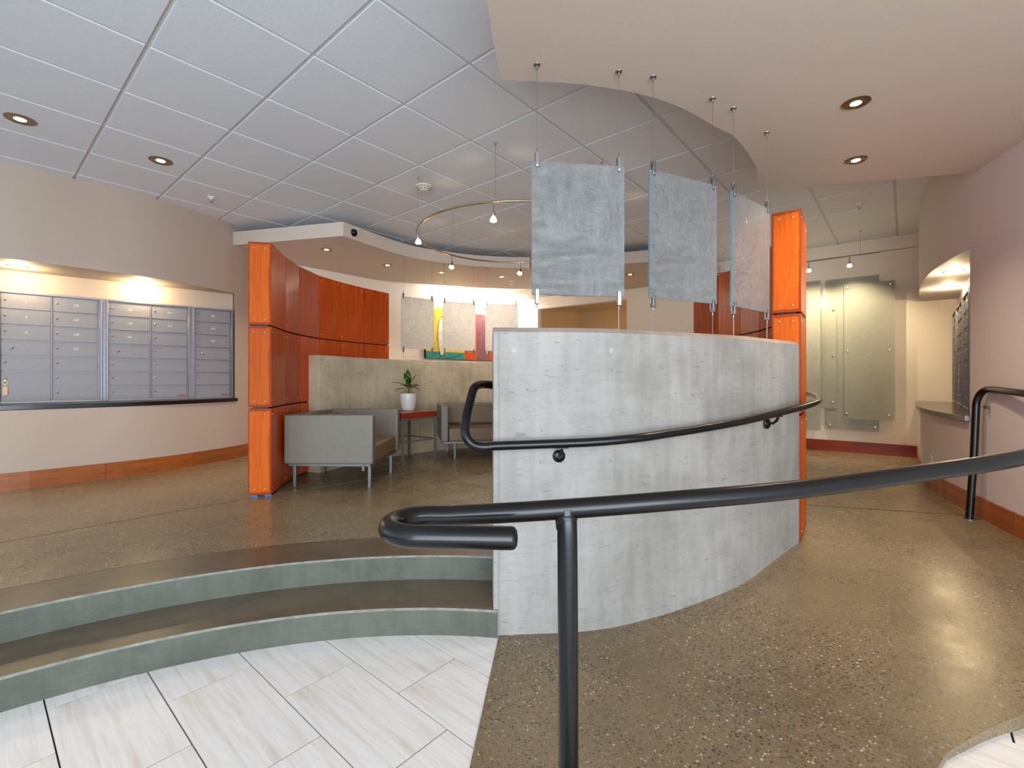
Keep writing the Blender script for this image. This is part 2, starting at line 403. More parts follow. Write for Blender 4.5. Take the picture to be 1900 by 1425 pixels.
# ramp and lower right floor
inner = mid+wr
def ray_hit(th, P, first=True):
    d = Vector((math.cos(th), math.sin(th))); best = None
    for i in range(len(P)-1):
        a, b = P[i], P[i+1]; e = b-a; det = d.x*(-e.y)+e.x*d.y
        if abs(det) < 1e-9: continue
        r = a-CC; t = (r.x*(-e.y)+e.x*r.y)/det; s = (d.x*r.y-d.y*r.x)/det
        if t > 0 and -.001 <= s <= 1.001: best = t if best is None else min(best, t)
    return best
OE = [Vector(p) for p in [(-.24, .1), (.3, .45), (.9, 1.0), (1.3, 1.42), (1.563, 1.524), (1.726, 1.568), (2.3, 1.75), (3.4, 2.1), (4.2, 2.2)]]
rm = MB(); cols = []
ths = [-95.3+i*1.7 for i in range(0, 92)]
NR = 6
for th in ths:
    t = math.radians(th); ri = ray_hit(t, inner)
    if ri is None: ri = 2.19 if th < 0 else 2.15
    ro = ray_hit(t, OE) if th < -30 else None
    if ro is None: ro = 6.6
    z = ramp(th); cols.append((t, ri, ro, z))
vs = []
for t, ri, ro, z in cols:
    for k in range(NR+1):
        r = ri+(ro-ri)*k/NR; vs.append((CC.x+r*math.cos(t), CC.y+r*math.sin(t), z))
    vs.append((CC.x+ro*math.cos(t), CC.y+ro*math.sin(t), -.02))
fs = []; w = NR+2
for i in range(len(cols)-1):
    for k in range(NR+1): fs.append((i*w+k, i*w+k+1, (i+1)*w+k+1, (i+1)*w+k))
rm.add(vs, fs)
struct('floor', rm, M_floor, smooth=True, label='polished aggregate concrete ramp curving around the front wall')
jt = MB()
def strip(a, b, z, w=.006, h=.0012, zf=None, n=1):
    a = Vector(a); b = Vector(b)
    for i in range(n):
        p = a.lerp(b, i/n); q = a.lerp(b, (i+1)/n); m = (p+q)/2; d = q-p
        zz = zf(m) if zf else z
        jt.box((m.x, m.y, zz), (d.length+.001, w, h), math.atan2(d.y, d.x))
strip((-3.75, 1.7), (-2.04, 3.643), UP); strip((-3.33, 5.32), (-2.08, 5.08), UP)
P3 = arc(S0, R3, 175, 84, 70)
for a, b in zip(P3[:-1], P3[1:]): strip(a, b, UP, .009)
strip((2.28, 3.605), (3.33, 3.30), 0, .005, .0015, lambda p: rz_at(p.x, p.y)+.0005, 10)
tag(obj('trim_1', jt, M_dark), 'dark control joints cut in the concrete floor', None, None, 'structure')
jt = MB(); strip((-2.04, 3.643), (-1.05, 4.61), UP, .007); strip((-1.05, 4.61), (-.24, 5.49), UP, .007); strip((-1.5, 4.93), (-.85, 5.58), UP, .006)
tag(obj('trim_2', jt, flat('metal_strip', (190, 186, 176), .35, .6)), 'thin pale metal divider strips in the seating floor', None, None, 'structure')
# steps
st = MB(); P = arc(S0, R1, 180, 81.5, 44); Q = arc(S0, R2+.03, 180, 81.5, 44)
def step(P, Q, z0, z1, name, label):
    mb = MB(); n = len(P); vs = []
    for p, q in zip(P, Q):
        d = (q-p).normalized()*.008; e = p+d
        vs += [(p.x, p.y, z0), (p.x, p.y, z1-.008), (e.x, e.y, z1), (q.x, q.y, z1), (q.x, q.y, z0)]
    for i in range(n-1):
        for k in range(5):
            l = (k+1) % 5
            mb.f.append((i*5+k, i*5+l, (i+1)*5+l, (i+1)*5+k)); mb.m.append((0, 2, 1, 0, 0)[k])
    mb.v = vs; mb.f += [(4, 3, 2, 1, 0), tuple((n-1)*5+k for k in range(5))]; mb.m += [0, 0]
    o = obj(name, mb, [M_step, M_tread, M_nose]); tag(o, label, None, None, 'structure'); return o
step(P, Q, .0, RZ, 'floor_step', 'lower curved concrete step above the pale tiles')
step(arc(S0, R2, 180, 81.5, 44), arc(S0, R3, 180, 81.5, 44), RZ*.4, UP+.0008, 'floor_step', 'upper curved concrete step level with the lobby floor')
# lower tile floor
lf = MB(); lf.box((-1.2, .4, -.02), (9, 5.4, .02)); lf.box((3.2, .2, -.02), (.2, 5, .02))
low = tag(obj('floor', lf, M_grout), 'lower entrance floor of pale travertine look tiles', None, None, 'structure')
td = math.radians(-40.45); U = Vector((math.cos(td), math.sin(td))); V = Vector((-U.y, U.x))
TW = .2885; TL = .577
# rows measured across V, joints along U
p_row = G(445, 1213, 0).dot(V); jrow = G(307, 1305, 0).dot(U)
base_t = MB(); base_t.box((0, 0, -.004), (TL-.007, TW-.005, .010)); tmesh = base_t.mesh('floor_tile', M_marble)
rows = {0: G(528, 1294, 0).dot(U), -1: G(307, 1305, 0).dot(U), 1: G(744, 1283, 0).dot(U)}
for r in range(-9, 9):
    # row r lies between line r and r+1 ; line 0 passes through (445,1213)
    v0 = p_row+(r)*TW
    if r in rows: j = rows[r]
    else: j = rows[0]+(TL/2 if r % 2 else 0)
    for k in range(-9, 10):
        c = U*(j+(k+.5)*TL)+V*(v0+TW/2)
        if c.y < -1.6 or c.y > 2.35 or c.x < -5.4 or c.x > 3.1: continue
        if c.x < .6 and (c-S0).length > R1+.33: continue
        if c.x > .5 and c.y > 2.1: continue
        o = bpy.data.objects.new('floor_tile', tmesh); C.objects.link(o); o.parent = low
        o.location = (c.x, c.y, 0); o.rotation_euler = (0, 0, td)

# ---------------------------------------------------------------- ceiling
ce = MB(); ce.box((-.6, 4.4, CE+.03), (14.4, 13.6, .03))
ceil = tag(obj('ceiling', ce, M_grid), 'suspended ceiling of square acoustic tiles', None, None, 'structure')
A = Vector((-.763, .646)); B = Vector((.646, .763)); SU, SV = .614, .6115
U0, V0 = .65, -1.913
def gp(u, v): return B*u + (-A)*v        # u along B (perp to A lines), v along -A
tb = MB(); q = .007
a, z1 = .3+0, 0
tb.box((0, 0, .006), (SU-.024, SV-.024, .012)); ctm = tb.mesh('ceiling_tile', M_ctile)
gr = MB(); nvis = 0; far = MB()
ang = math.atan2(B.y, B.x)
soff_R = None
for i in range(-12, 16):
    for j in range(-16, 14):
        c = gp(U0+(i+.5)*SU, V0+(j+.5)*SV)
        if c.x < -7.2 or c.x > 6 or c.y > 10.3 or c.y < -2: continue
        vis = c.y > .7 and abs(c.x/c.y) < 1.25 and (CZ+0) and (703-863*(CE-CZ)/c.y) > -60
        if c.x > .6 and c.y < 2.2: vis = False
        if vis and nvis < 298:
            nvis += 1
            o = bpy.data.objects.new('ceiling_tile', ctm); C.objects.link(o); o.parent = ceil
            o.location = (c.x, c.y, CE); o.rotation_euler = (0, 0, ang)
        else: far.box((c.x, c.y, CE+.006), (SU-.024, SV-.024, .012), ang)
tag(obj('ceiling_tiles_beyond', far, M_ctile, ceil), None, None, None, 'stuff')
for i in range(-12, 17):
    c = gp(U0+i*SU, 0); gr.box((c.x, c.y, CE+.0135), (24, .026, .01), math.atan2(A.y, A.x))
for j in range(-16, 15):
    c = gp(0, V0+j*SV); gr.box((c.x, c.y, CE+.0130), (24, .026, .01), ang)
obj('ceiling_grid', gr, M_grid, ceil)

# soffits
SR = [Vector(p) for p in [(-.30, -1.2), (-.20, .2), (-.085, 2.03), (-.053, 2.30)]] + spline([(-.053, 2.30), (.323, 2.335), (.66, 2.42), (.92, 2.54), (1.21, 2.74), (1.37, 2.86), (1.575, 3.09), (1.75, 3.31), (1.92, 3.655)], 5)[1:]
ZS = 2.665
k0 = 3+0
poly = [(.0-.28, -1.2), (-.20, .2), (-.084, 2.043), (-.054, 2.311)] + [(p.x, p.y) for p in spline([(-.054, 2.311), (.327, 2.342), (.658, 2.422), (.92, 2.543), (1.21, 2.748), (1.36, 2.849), (1.572, 3.084), (1.755, 3.327), (1.922, 3.663)], 5)[1:]] + [(3.331, 3.348), (3.3, 2.9), (3.2, 2.4), (3.2, -1.2)]
tag(obj('ceiling', MB().prism(poly, ZS, CE+.002), M_soffit, smooth=True), 'low beige soffit with a curved edge above the ramp', None, None, 'structure')
ZB, ZT = 2.745, 2.90
fe = [G(x, y, ZB) for x, y in [(432, 455), (637, 437.5), (699, 459), (745, 473), (791.6, 483), (877, 493.5), (940, 497), (983, 497.5)]]
be = [G(x, y, ZB) for x, y in [(540, 487), (614, 503), (676, 517), (757, 525), (884, 534), (988, 537)]]
front = [fe[0]] + spline([tuple(p) for p in fe[1:]], 4)
poly = [tuple(p) for p in front] + [(.34, 7.3), (.9, 7.0), (1.35, 6.35), (2.3, 6.1), (3.2, 7.14), (1.9, 8.15), (1.0, 8.85)] + [tuple(p) for p in be[::-1]] + [(-3.36, 6.05), (-3.42, 5.6)]
tag(obj('ceiling', MB().prism(poly, ZB, ZT), M_soffit, smooth=True), 'floating beige cloud soffit over the seating wall', None, None, 'structure')

# ---------------------------------------------------------------- perimeter walls
def hitp(x, p, q):
    p = Vector(p); d = Vector(q)-p; r = (x-CX)/FPX
    t = (r*p.y-p.x)/(d.x-r*d.y); return p+d*t
LP = ((-4.70, 4.27), (-3.32, 5.52)); RP = ((3.61, 3.58), (5.27, 5.5))
# left: strip split at niche
def ratio(p): return CX+FPX*p.x/p.y if p.y > 0 else -1e9
NE = Vector((-3.315, 5.49))                     # niche right end
lc = [p for p in LW]
n_in = [p for p in lc if p.x > -5.6 and p.y < 5.43 and p.x < -3.27]
left_out = offset(lc, .12)
wl = MB()
wl_full_a = [p for p in lc if p.x <= -5.6]; wl_full_b = [Vector((-3.262, 5.475))]+[p for p in lc if p.y > 5.49 and p.x > -3.4]
band(wl_full_a+[n_in[0]], offset(wl_full_a+[n_in[0]], .3), 0, CE, 0, wl)
ob_ = offset(wl_full_b, .2); ob_[0] = Vector((-3.325, 5.57)); ob_[1] = Vector((-3.36, 5.60)); band(wl_full_b, ob_, .1, CE, 0, wl)
NB = [Vector(LP[0])+(Vector(LP[0])-Vector(LP[1]))*1.05, Vector((-3.345, 5.497))]
blk = [tuple(p) for p in n_in]+[(-3.262, 5.475), (-3.325, 5.56)]+[tuple(NB[0]+Vector((0, .3)))]
blk[-1] = (NB[0].x, NB[0].y)
off_b = [(-3.325, 5.57), (-3.5, 5.66), (NB[0].x-.12, NB[0].y+.15)]
wl.prism(blk[:-2]+off_b, .1, .915); wl.prism(blk[:-2]+off_b, 2.187, CE)
wl.prism([tuple(NB[0]), (-3.32, 5.53), off_b[0], off_b[1], off_b[2]], .9, 2.2)
struct('wall_left', wl, M_wall, label='curved beige left wall with a recessed mailbox niche', smooth=True)
# painting wall & back wall
def slab(p, q, z0, z1, th, mb):
    p = Vector(p); q = Vector(q); d = (q-p).normalized(); n = Vector((-d.y, d.x))*th
    return mb.prism([tuple(p), tuple(q), tuple(q+n), tuple(p+n)], z0, z1)
pw = MB(); slab(PW0, PW0+PWd*5.3, .1, CE, -.12, pw)
# short jog of fascia seen over the wood wall
jg = G(614, 503, ZB); slab(jg, jg+PWd*1.2, 2.45, ZB, -.1, pw)
struct('wall_back_left', pw, M_wall_back, label='pale wall carrying the painting behind the seating')
bw = MB()
def bp(t, o=0): return BW0+BWd*t+Vector((-.622, -.783)).normalized()*o
to0, to1 = None, None
pa = hitp(1163, BW0, BW0+BWd); pb = hitp(998, BW0, BW0+BWd); pe = PW0
ps = BW0-BWd*2.1
slab(ps, pa, .1, 2.812, -.12, bw); slab(pb, pe, .1, 2.812, -.12, bw); slab(pa, pb, 2.58, 2.812, -.12, bw)
slab(ps+Vector((-.004, -.005)), pe+Vector((-.004, -.005)), 2.820, CE, -.13, bw)
struct('wall_back', bw, M_wall_back, label='pale back wall with a reveal line and a corridor opening')
rv = MB(); slab(ps+Vector((.006, .008)), pe+Vector((.006, .008)), 2.80, 2.83, -.05, rv); struct('trim_3', rv, flat('reveal', (150, 128, 96), .7), label='thin tan reveal line high on the back wall')
# corridor beyond the opening
cr = MB(); nrm = Vector((.622, .783)).normalized()
f1 = pa+nrm*1.3; f2 = pb+nrm*1.3-BWd*.25
slab(f1-BWd*1.0, f2+BWd*.1, .1, CE, .1, cr); slab(pb+nrm*.12-BWd*.0, f2, .1, CE, .1, cr); slab(pa+nrm*.12-BWd*1.0, f1-BWd*1.0, .1, CE, -.1, cr)
cr.prism([tuple(pb+nrm*.12), tuple(pa+nrm*.12-BWd*1.), tuple(f1-BWd*1.), tuple(f2+BWd*.1)], 2.66, 2.72)
struct('wall_corridor', cr, M_corr, label='tan corridor walls seen through the back opening')
cl = bpy.data.lights.new('corridor_light', 'POINT'); cl.energy = 9; cl.color = (1, .85, .62); cl.shadow_soft_size = .2
clo = bpy.data.objects.new('corridor_light', cl); C.objects.link(clo); clo.location = tuple((pa+nrm*.9-BWd*.3))+(2.45,)
# right wall
wr_m = MB()
rc = [p for p in RW]; cut = Vector((3.365, 3.418))
near = [p for p in rc if p.y < 3.40]; farp = [p for p in rc if p.y >= 3.43]
near = [cut]+near; farp = farp+[cut]
band(near, offset(near, .3), -.02, CE, 0, wr_m)
RN = Vector((3.45, 3.40)); RB0 = Vector(RP[0])+(Vector(RP[0])-Vector(RP[1])).normalized()*.24; RB1 = Vector((5.31, 5.545))
bk = [tuple(p) for p in farp]+[(RB0.x+.1, RB0.y-.1), (RB1.x+.1, RB1.y-.02)]
wr_m.prism(bk, .0, .868); wr_m.prism(bk, 2.134, CE)
wr_m.prism([tuple(RB0), tuple(RB1), (RB1.x+.12, RB1.y-.1), (RB0.x+.12, RB0.y-.1)], .85, 2.15)
wr_m.prism([tuple(cut), tuple(RB0), (RB0.x+.1, RB0.y-.12), (cut.x+.1, cut.y-.15)], .85, 2.15)
struct('wall_right', wr_m, flat('paint_right', (196, 188, 184), .7, vary=.015, bs=.05, scale=60), label='curved pale right wall with a lit mailbox niche', smooth=True)

# baseboards
def baseboard(name, P, seglen, zf, mat, label, side, gap=.0012):
    root = thing(name, None, None); root['kind'] = 'structure'; root['label'] = label
    L = plen(P); s = 0
    while s < L[-1]-.02:
        e = min(s+seglen, L[-1]); k = max(1, int((e-s)/.12)); pts = [at_len(P, L, s+gap+(e-s-2*gap)*i/k) for i in range(k+1)]
        m = pts[len(pts)//2]; z = zf(m)
        q = offset(pts, side*.016); mb = band(pts, q, lambda p: zf(p)-.004, z+.145)
        # local coordinates for the grain
        d = pts[-1]-pts[0]; an = math.atan2(d.y, d.x); R = Matrix.Rotation(-an, 4, 'Z') @ Matrix.Translation((-m.x, -m.y, -z))
        mb.v = [tuple(R @ Vector(v)) for v in mb.v]
        o = obj('baseboard_piece', mb, mat, root); o.location = (m.x, m.y, z); o.rotation_euler = (0, 0, an)
        s = e
    return root
baseboard('baseboard_left', [p for p in LW if p.x > -6.5], .74, lambda p: UP, M_base, 'amber brown wooden baseboard along the curved left wall', -1)
baseboard('baseboard_back', [bp(-1.14), bp(4.0)], 2.4, lambda p: rz_at(p.x, p.y) if p.x > 2.6 else UP, mat_wood('baseboard_red', (128, 48, 24), (152, 62, 32), (164, 74, 40), .35, None, .3, 'x'), 'reddish wooden baseboard along the straight back wall', 1)
baseboard('baseboard_right', [p for p in RW if p.y > 1.2], .105, lambda p: rz_at(p.x, p.y), M_base, 'brown baseboard of short upright strips along the right wall', -1)

# concrete curved walls
o = struct('wall_front', band(FO, FI, lambda p: rz_at(p.x, p.y)-.03, 1.418, .022, None, 1), [M_conc, mat_concrete('chamfer_concrete', (150, 138, 126), (118, 106, 96))], label='curved pale concrete half wall beside the ramp', smooth=True)
# vertical chamfer line and tie holes are parts of it
ch = MB(); d0 = (FO[1]-FO[0]).normalized(); nn = Vector((d0.y, -d0.x))
ch.box((FO[0].x+d0.x*.025+nn.x*.0, FO[0].y+d0.y*.025, .70), (.002, .0035, 1.38), math.atan2(d0.y, d0.x))
obj('form_line', ch, flat('form_line', (120, 114, 108), .8), o)
def on_front(px, y):
    bst = None
    for i in range(len(FO)-1):
        a, b = FO[i], FO[i+1]; xa, xb = ratio(a), ratio(b)
        if xa <= px <= xb:
            t = (px-xa)/(xb-xa); p = a.lerp(b, t); d = (b-a).normalized()
            return p, d, CZ+(CY-y)*p.y/FPX
M_plug = flat('cement_plug', (154, 153, 150), .7)
for px, y in [(953, 650), (1134, 650)]:
    p, d, z = on_front(px, y); R = Matrix.Rotation(math.atan2(d.y, d.x), 3, 'Z') @ Matrix.Rotation(PI/2, 3, 'X')
    obj('tie_hole', MB().lathe([(.0, .0015), (.012, .0012), (.0125, -.002)], (p.x, p.y, z), 18, R=R), M_plug, o)
o = struct('wall_seating', band(SI, SO, .2, 1.418, .015), M_conc2, label='curved tan concrete half wall behind the lounge seats', smooth=True)

# wood clad walls
ZR = [(.262, .944), (.957, 1.597), (1.608, 2.262)]
scm = MB(); scm.lathe([(.0055, 0), (.0055, .002), (.0035, .004), (0, .0045)], (0, 0, 0), 10); scrm = scm.mesh('screw', M_scr, True)
def panel(a, b, n, z0, z1, mat, root, t=.016, g=.0035, screws=True, inset=.035):
    a = Vector(a); b = Vector(b); d = (b-a); L = d.length; d.normalize(); c = (a+b)/2+n*(t/2)
    mb = MB(); mb.box((0, 0, 0), (L-2*g, t, z1-z0)); an = math.atan2(d.y, d.x)
    o = obj('wood_panel', mb, mat, root, bevel=.0015, seg=1); o.location = (c.x, c.y, (z0+z1)/2); o.rotation_euler = (0, 0, an)
    if screws:
        sy = -1 if (Matrix.Rotation(an, 2) @ Vector((0, 1))).dot(n) > 0 else 1
        H = z1-z0; ins = min(inset, L*.28)
        zz = [-H/2+.045, H/2-.045]
        for sx in (-1, 1):
            for z in zz:
                s = bpy.data.objects.new('screw', scrm); C.objects.link(s); s.parent = o
                s.location = (sx*(L/2-ins), sy*t/2, z); s.rotation_euler = (-sy*PI/2, 0, 0)
    return o
def clad(name, label, I, O, zrows, ins, end0=True, rowsO=None, outer=True):
    """I inner curve points (towards the seats), O outer curve; end0: clad the end at point 0"""
    core = MB(); k = .028
    ci = []; cu = []
    for a, b in zip(I, O):
        w = (b-a).normalized(); ci.append(a+w*k); cu.append(b-w*k)
    d = (ci[1]-ci[0]).normalized()*.024
    ci[0] = ci[0]+d; cu[0] = cu[0]+d
    zf = zrows[0][0]-.012
    band(ci, cu, lambda p: zf, zrows[-1][1]-.012, 0, core)
    root = struct(name, core, M_core, label=label)
    for r, (z0, z1) in enumerate(zrows):
        for i in range(len(I)-1):
            for P, Q in ((I, O),)+(((O, I),) if outer else ()):
                a, b = P[i], P[i+1]; w = ((Q[i]-a).normalized()+(Q[i+1]-b).normalized()).normalized()
                panel(a, b, w, z0, z1, M_wood_r if P is I else M_wood_e, root)
        a, b = I[0], O[0]; w = (I[1]-I[0]).normalized()
        nn = Vector((-(b-a).y, (b-a).x)).normalized(); nn = nn if nn.dot(w) > 0 else -nn
        aa = a-nn*.0; panel(a, b, nn*1.0, z0, z1, M_wood_o, root, t=.017, inset=.045)
    return root
# drop the first side panels back by the end panel's thickness
def pull(I, O):
    I = list(I); O = list(O); d = (I[1]-I[0]).normalized(); return I, O
rt = clad('wall_wood_left', 'tall curved wall clad in screwed orange and red wood panels at left', WLI, WLO, ZR, 0)
for dx in (.012, .085):
    p = WLI[0].lerp(WLO[0], (.35 if dx > .05 else .05)+.18); 
mb = MB(); a, b = WLI[0], WLO[0]; 
for f0, f1 in ((.04, .32), (.64, .96)):
    c = a.lerp(b, (f0+f1)/2); mb.box((c.x, c.y, UP+.007), ((b-a).length*(f1-f0), .02, .012), math.atan2((b-a).y, (b-a).x))
mb.v = [(x+.005, y+.014, z) for x, y, z in mb.v]
obj('shim', mb, M_shim, rt)
# right clad wall: rows follow the ramp at its foot
ZRR = [(.157, .944), (.957, 1.597), (1.608, 2.262)]
rt2 = clad('wall_wood_right', 'tall curved wall clad in screwed orange wood panels at right', WRI, WRO, ZRR, 0)

# ---------------------------------------------------------------- handrails
def arcpts(c, r, a0, a1, n, z):
    return [(c[0]+r*math.cos(math.radians(a0+(a1-a0)*i/n)), c[1]+r*math.sin(math.radians(a0+(a1-a0)*i/n)), z) for i in range(n+1)]
root = thing('handrail', 'thick black handrail in the foreground ending in a flat hook', 'handrail', (0, 0, 0))
main = []
for px, py, Y in [(830, 957, .985), (1010, 947, .985), (1250, 929, 1.01), (1480, 908, 1.07), (1700, 879, 1.15), (1900, 848, 1.25)]:
    main.append(((px-CX)/FPX*Y, Y, CZ+(CY-py)*Y/FPX))
main += [(1.75, 1.43, 1.0), (2.25, 1.78, 1.04), (2.7, 2.05, 1.06)]
rail = [tuple(p) for p in spline(main, 8)]
r0 = rail[0]; loop = []
cxl, zl = -.175, .893
loop = [(.0, .853, .888), (-.06, .853, .889), (-.12, .853, .890)]
cy_ = (.853+.983)/2; rr = (.983-.853)/2
loop += [(-.172+rr*1.05*math.cos(math.radians(a)), cy_+rr*math.sin(math.radians(a)), .891) for a in range(-90, -271, -12)]
loop = loop+[(-.15, .984, .8905)]
pts = loop + rail
obj('top_rail', MB().tube([pts[0]]+pts, [.0165]+[.0212]*len(pts), 20), M_black, root, smooth=True)
obj('end_cap', MB().lathe([(.0212, 0), (.0195, .005), (.013, .0095), (0, .011)], (.0, .853, .888), 20, R=Matrix.Rotation(PI/2, 3, 'Y')), M_black, root, smooth=True)
def post(root, top, bx, by, bz, r=.0212, kink=None):
    pts = [(bx, by, bz)]+([kink] if kink else [])+[top]
    P = [tuple(p) for p in spline(pts, 8)] if kink else pts
    obj('post', MB().tube(P, r, 18), M_black, root, smooth=True)
    obj('base_flange', MB().lathe([(.045, 0), (.045, .006), (.03, .009), (r, .009)], (bx, by, bz), 20), M_black, root, smooth=True)
post(root, (.1145, .986, .905), .1195, .975, .0015, kink=(.117, .978, .78))
obj('weld_collar', MB().lathe([(.0212, -.03), (.0225, -.014), (.0255, -.004), (.024, .0)], (.1145, .986, .892), 20), M_black, root, smooth=True)
post(root, (1.75, 1.43, .99), 1.75, 1.43, rz_at(1.75, 1.43)*0+.0015); post(root, (2.7, 2.05, 1.05), 2.7, 2.05, rz_at(2.7, 2.05))
# wall rail
root = thing('handrail', 'black handrail bracketed to the curved concrete half wall', 'handrail', (0, 0, 0))
ring = FO+[WRO[1], WRO[2], WRO[3]]
ro_ = offset(spline([tuple(FO[0]), tuple(FO[8]), tuple(FO[14]), tuple(FO[20]), tuple(FO[27]), (1.834, 2.952), (2.085, 3.295), (2.255, 3.68), (2.345, 4.08)], 6), -.068)
run = [(p.x, p.y, max(.889, (rz_at(p.x, p.y)*1.0+.868)) if p.x > .5 else .889) for p in ro_]
# smooth heights
zs = [CZ+(CY-y)*Y/FPX for y, Y in ((829, 2.06), (822, 2.07), (806, 2.18), (786, 2.36), (765, 2.6), (752, 2.88))]
run2 = []
L = plen(ro_); keys = [(0, .882), (.45, .893), (.95, .925), (1.35, .955), (1.75, .992), (2.15, 1.026), (2.6, 1.055), (3.4, 1.08)]
for p, l in zip(ro_, L):
    for (a, za), (b, zb) in zip(keys[:-1], keys[1:]):
        if a <= l <= b: z = za+(zb-za)*(l-a)/(b-a); break
    run2.append((p.x, p.y, z))
Yr = ro_[0].y
def pp(x, y, Y): return ((x-CX)/FPX*Y, Y, CZ+(CY-y)*Y/FPX)
bend = spline([(.12, 2.40, 1.135), (-.02, 2.40, 1.137), pp(905, 713.5, 2.36), pp(889, 714, 2.30), pp(879, 721, 2.24), pp(873, 742, 2.20), pp(865, 775, 2.12), pp(862.5, 796, 2.09), pp(866, 812, 2.075), pp(878, 825, 2.068), pp(897, 829.5, 2.063), run2[0]], 5)
allp = [tuple(p) for p in bend[:-1]]+run2
obj('top_rail', MB().tube(allp, .0205, 18), M_black, root, smooth=True)
def bracket(px, root):
    bst = min(range(len(run2)), key=lambda i: abs(CX+FPX*run2[i][0]/run2[i][1]-px)); p = Vector(run2[bst])
    i = min(bst+1, len(run2)-1); d = (Vector(run2[i])-Vector(run2[i-1])); d.z = 0; d.normalize(); n = Vector((-d.y, d.x, 0))
    w = p+n*.060; w.z = p.z-.066
    b = obj('bracket', MB().tube([tuple(p-Vector((0, 0, .018))), tuple(p-Vector((0, 0, .045))+n*.01), tuple(p-Vector((0, 0, .062))+n*.03), tuple(w)], .0075, 10), M_black, root, smooth=True)
    R = Matrix(((d.x, 0, -n.x), (d.y, 0, -n.y), (0, 1, 0))).to_3x3()
    obj('wall_plate', MB().lathe([(.031, -.006), (.031, .0), (.024, .006), (.010, .009), (.010, .014), (0, .015)], tuple(w), 20, R=R), M_black, b, smooth=True)
    obj('saddle', MB().box(tuple(p-Vector((0, 0, .021))), (.06, .022, .004), math.atan2(d.y, d.x)), M_black, b)
bracket(1042, root); bracket(1446, root)
# right wall rail
root = thing('handrail', 'black handrail with an upright post beside the right wall', 'handrail', (0, 0, 0))
bx, by = 3.215, 3.24; bz = rz_at(bx, by)
P = [(bx-.02, by+.01, bz), (bx, by, .6), (bx+.018, by-.0, 1.0)]+[tuple(p) for p in spline([(bx+.02, by-.003, 1.03), (bx+.026, by-.02, 1.075), (bx+.028, by-.055, 1.103), (3.215, 3.10, 1.107), (3.06, 2.77, 1.092), (2.95, 2.35, 1.06), (2.89, 1.75, 1.0)], 6)]
obj('top_rail', MB().tube(P, .022, 18), M_black, root, smooth=True)
obj('base_flange', MB().lathe([(.034, -.003), (.034, .002), (.022, .004)], (bx-.02, by+.01, bz), 20), M_steel, root, smooth=True)
pq = Vector((3.275, 3.19, 1.02))
b = obj('bracket', MB().box((3.285, 3.19, .985), (.09, .02, .02)), M_steel, root)

# ---------------------------------------------------------------- hanging glass
def hang(label, a, b, zt, zb, ztop, zbase, mat, group=None, w_over=.026, t=.010, cr=.0012):
    a = Vector(a); b = Vector(b); d = (b-a).normalized(); an = math.atan2(d.y, d.x); c = (a+b)/2; L = (b-a).length
    root = thing('hanging_glass_panel', label, 'glass panel', (c.x, c.y, zbase), an, group)
    zc = (zt+zb)/2-zbase; W = L+2*w_over
    g = MB(); g.box((0, 0, 0), (W, t, zt-zb))
    g.m = [1, 1, 0, 1, 0, 1]
    o = obj('glass_sheet', g, [mat, M_gedge], root); o.location = (0, 0, zc)
    for sx in (-1, 1):
        x = sx*L/2
        obj('cable', MB().tube([(x, .0, zt-zbase+.05), (x, 0, ztop-zbase)], cr, 6), M_steel, root)
        obj('cable', MB().tube([(x, .0, 0), (x, 0, zb-zbase-.05)], cr*1.2, 6), M_steel, root)
        obj('ceiling_cap', MB().lathe([(.004, -.022), (.006, -.008), (.016, -.004), (.017, 0)], (x, 0, ztop-zbase), 14), M_steel, root, smooth=True)
        for zz, s in ((zt-zbase, 1), (zb-zbase, -1)):
            mb = MB()
            for sy in (-1, 1): mb.box((x, sy*(t/2+.004), zz+s*.008), (.018, .006, .07))
            mb.box((x, 0, zz+s*.034), (.018, t+.012, .018)); mb.lathe([(.004, -.012), (.004, .012)], (x, 0, zz+s*.052), 8)
            k = obj('clamp', mb, M_steel, root, bevel=.003, seg=2)
            obj('bolt', MB().lathe([(.005, 0), (.005, .004), (0, .005)], (x, -(t/2+.007), zz-s*.018), 10, R=Matrix.Rotation(PI/2, 3, 'X')), M_chrome, k, smooth=True)
fr = [((.118, 2.198), (.516, 2.248), 'largest looking textured glass sheet hanging over the concrete wall end'),
      ((.694, 2.288), (1.062, 2.463), 'textured glass sheet hanging between two others over the front wall'),
      ((1.216, 2.553), (1.537, 2.804), 'narrow looking angled textured glass sheet nearest the orange column')]
for a, b, lab in fr: hang(lab, a, b, 2.206, 1.577, ZS, 1.418, M_glass, 'textured glass sheets above the front wall')
rp = [[(748.3, 478.4), (801.5, 487)], [(825, 491), (879, 496.5)], [(903.7, 498.6), (957.6, 500)]]
rl = ['leftmost of three bright textured glass sheets behind the plant', 'middle of three bright textured glass sheets in front of the painting', 'rightmost bright textured glass sheet partly hidden by the front wall']
ztb = [(548, 646.5), (557, 649.5), (562, 651)]
for (p, q), lab, (yt, yb) in zip(rp, rl, ztb):
    a = G(p[0], p[1], ZB); b = G(q[0], q[1], ZB); zt = CZ+(CY-yt-2)*a.y/FPX; zb = CZ+(CY-yb)*a.y/FPX
    hang(lab, a, b, zt, zb, ZB, 1.418, M_glass_r, 'textured glass sheets above the seating wall')

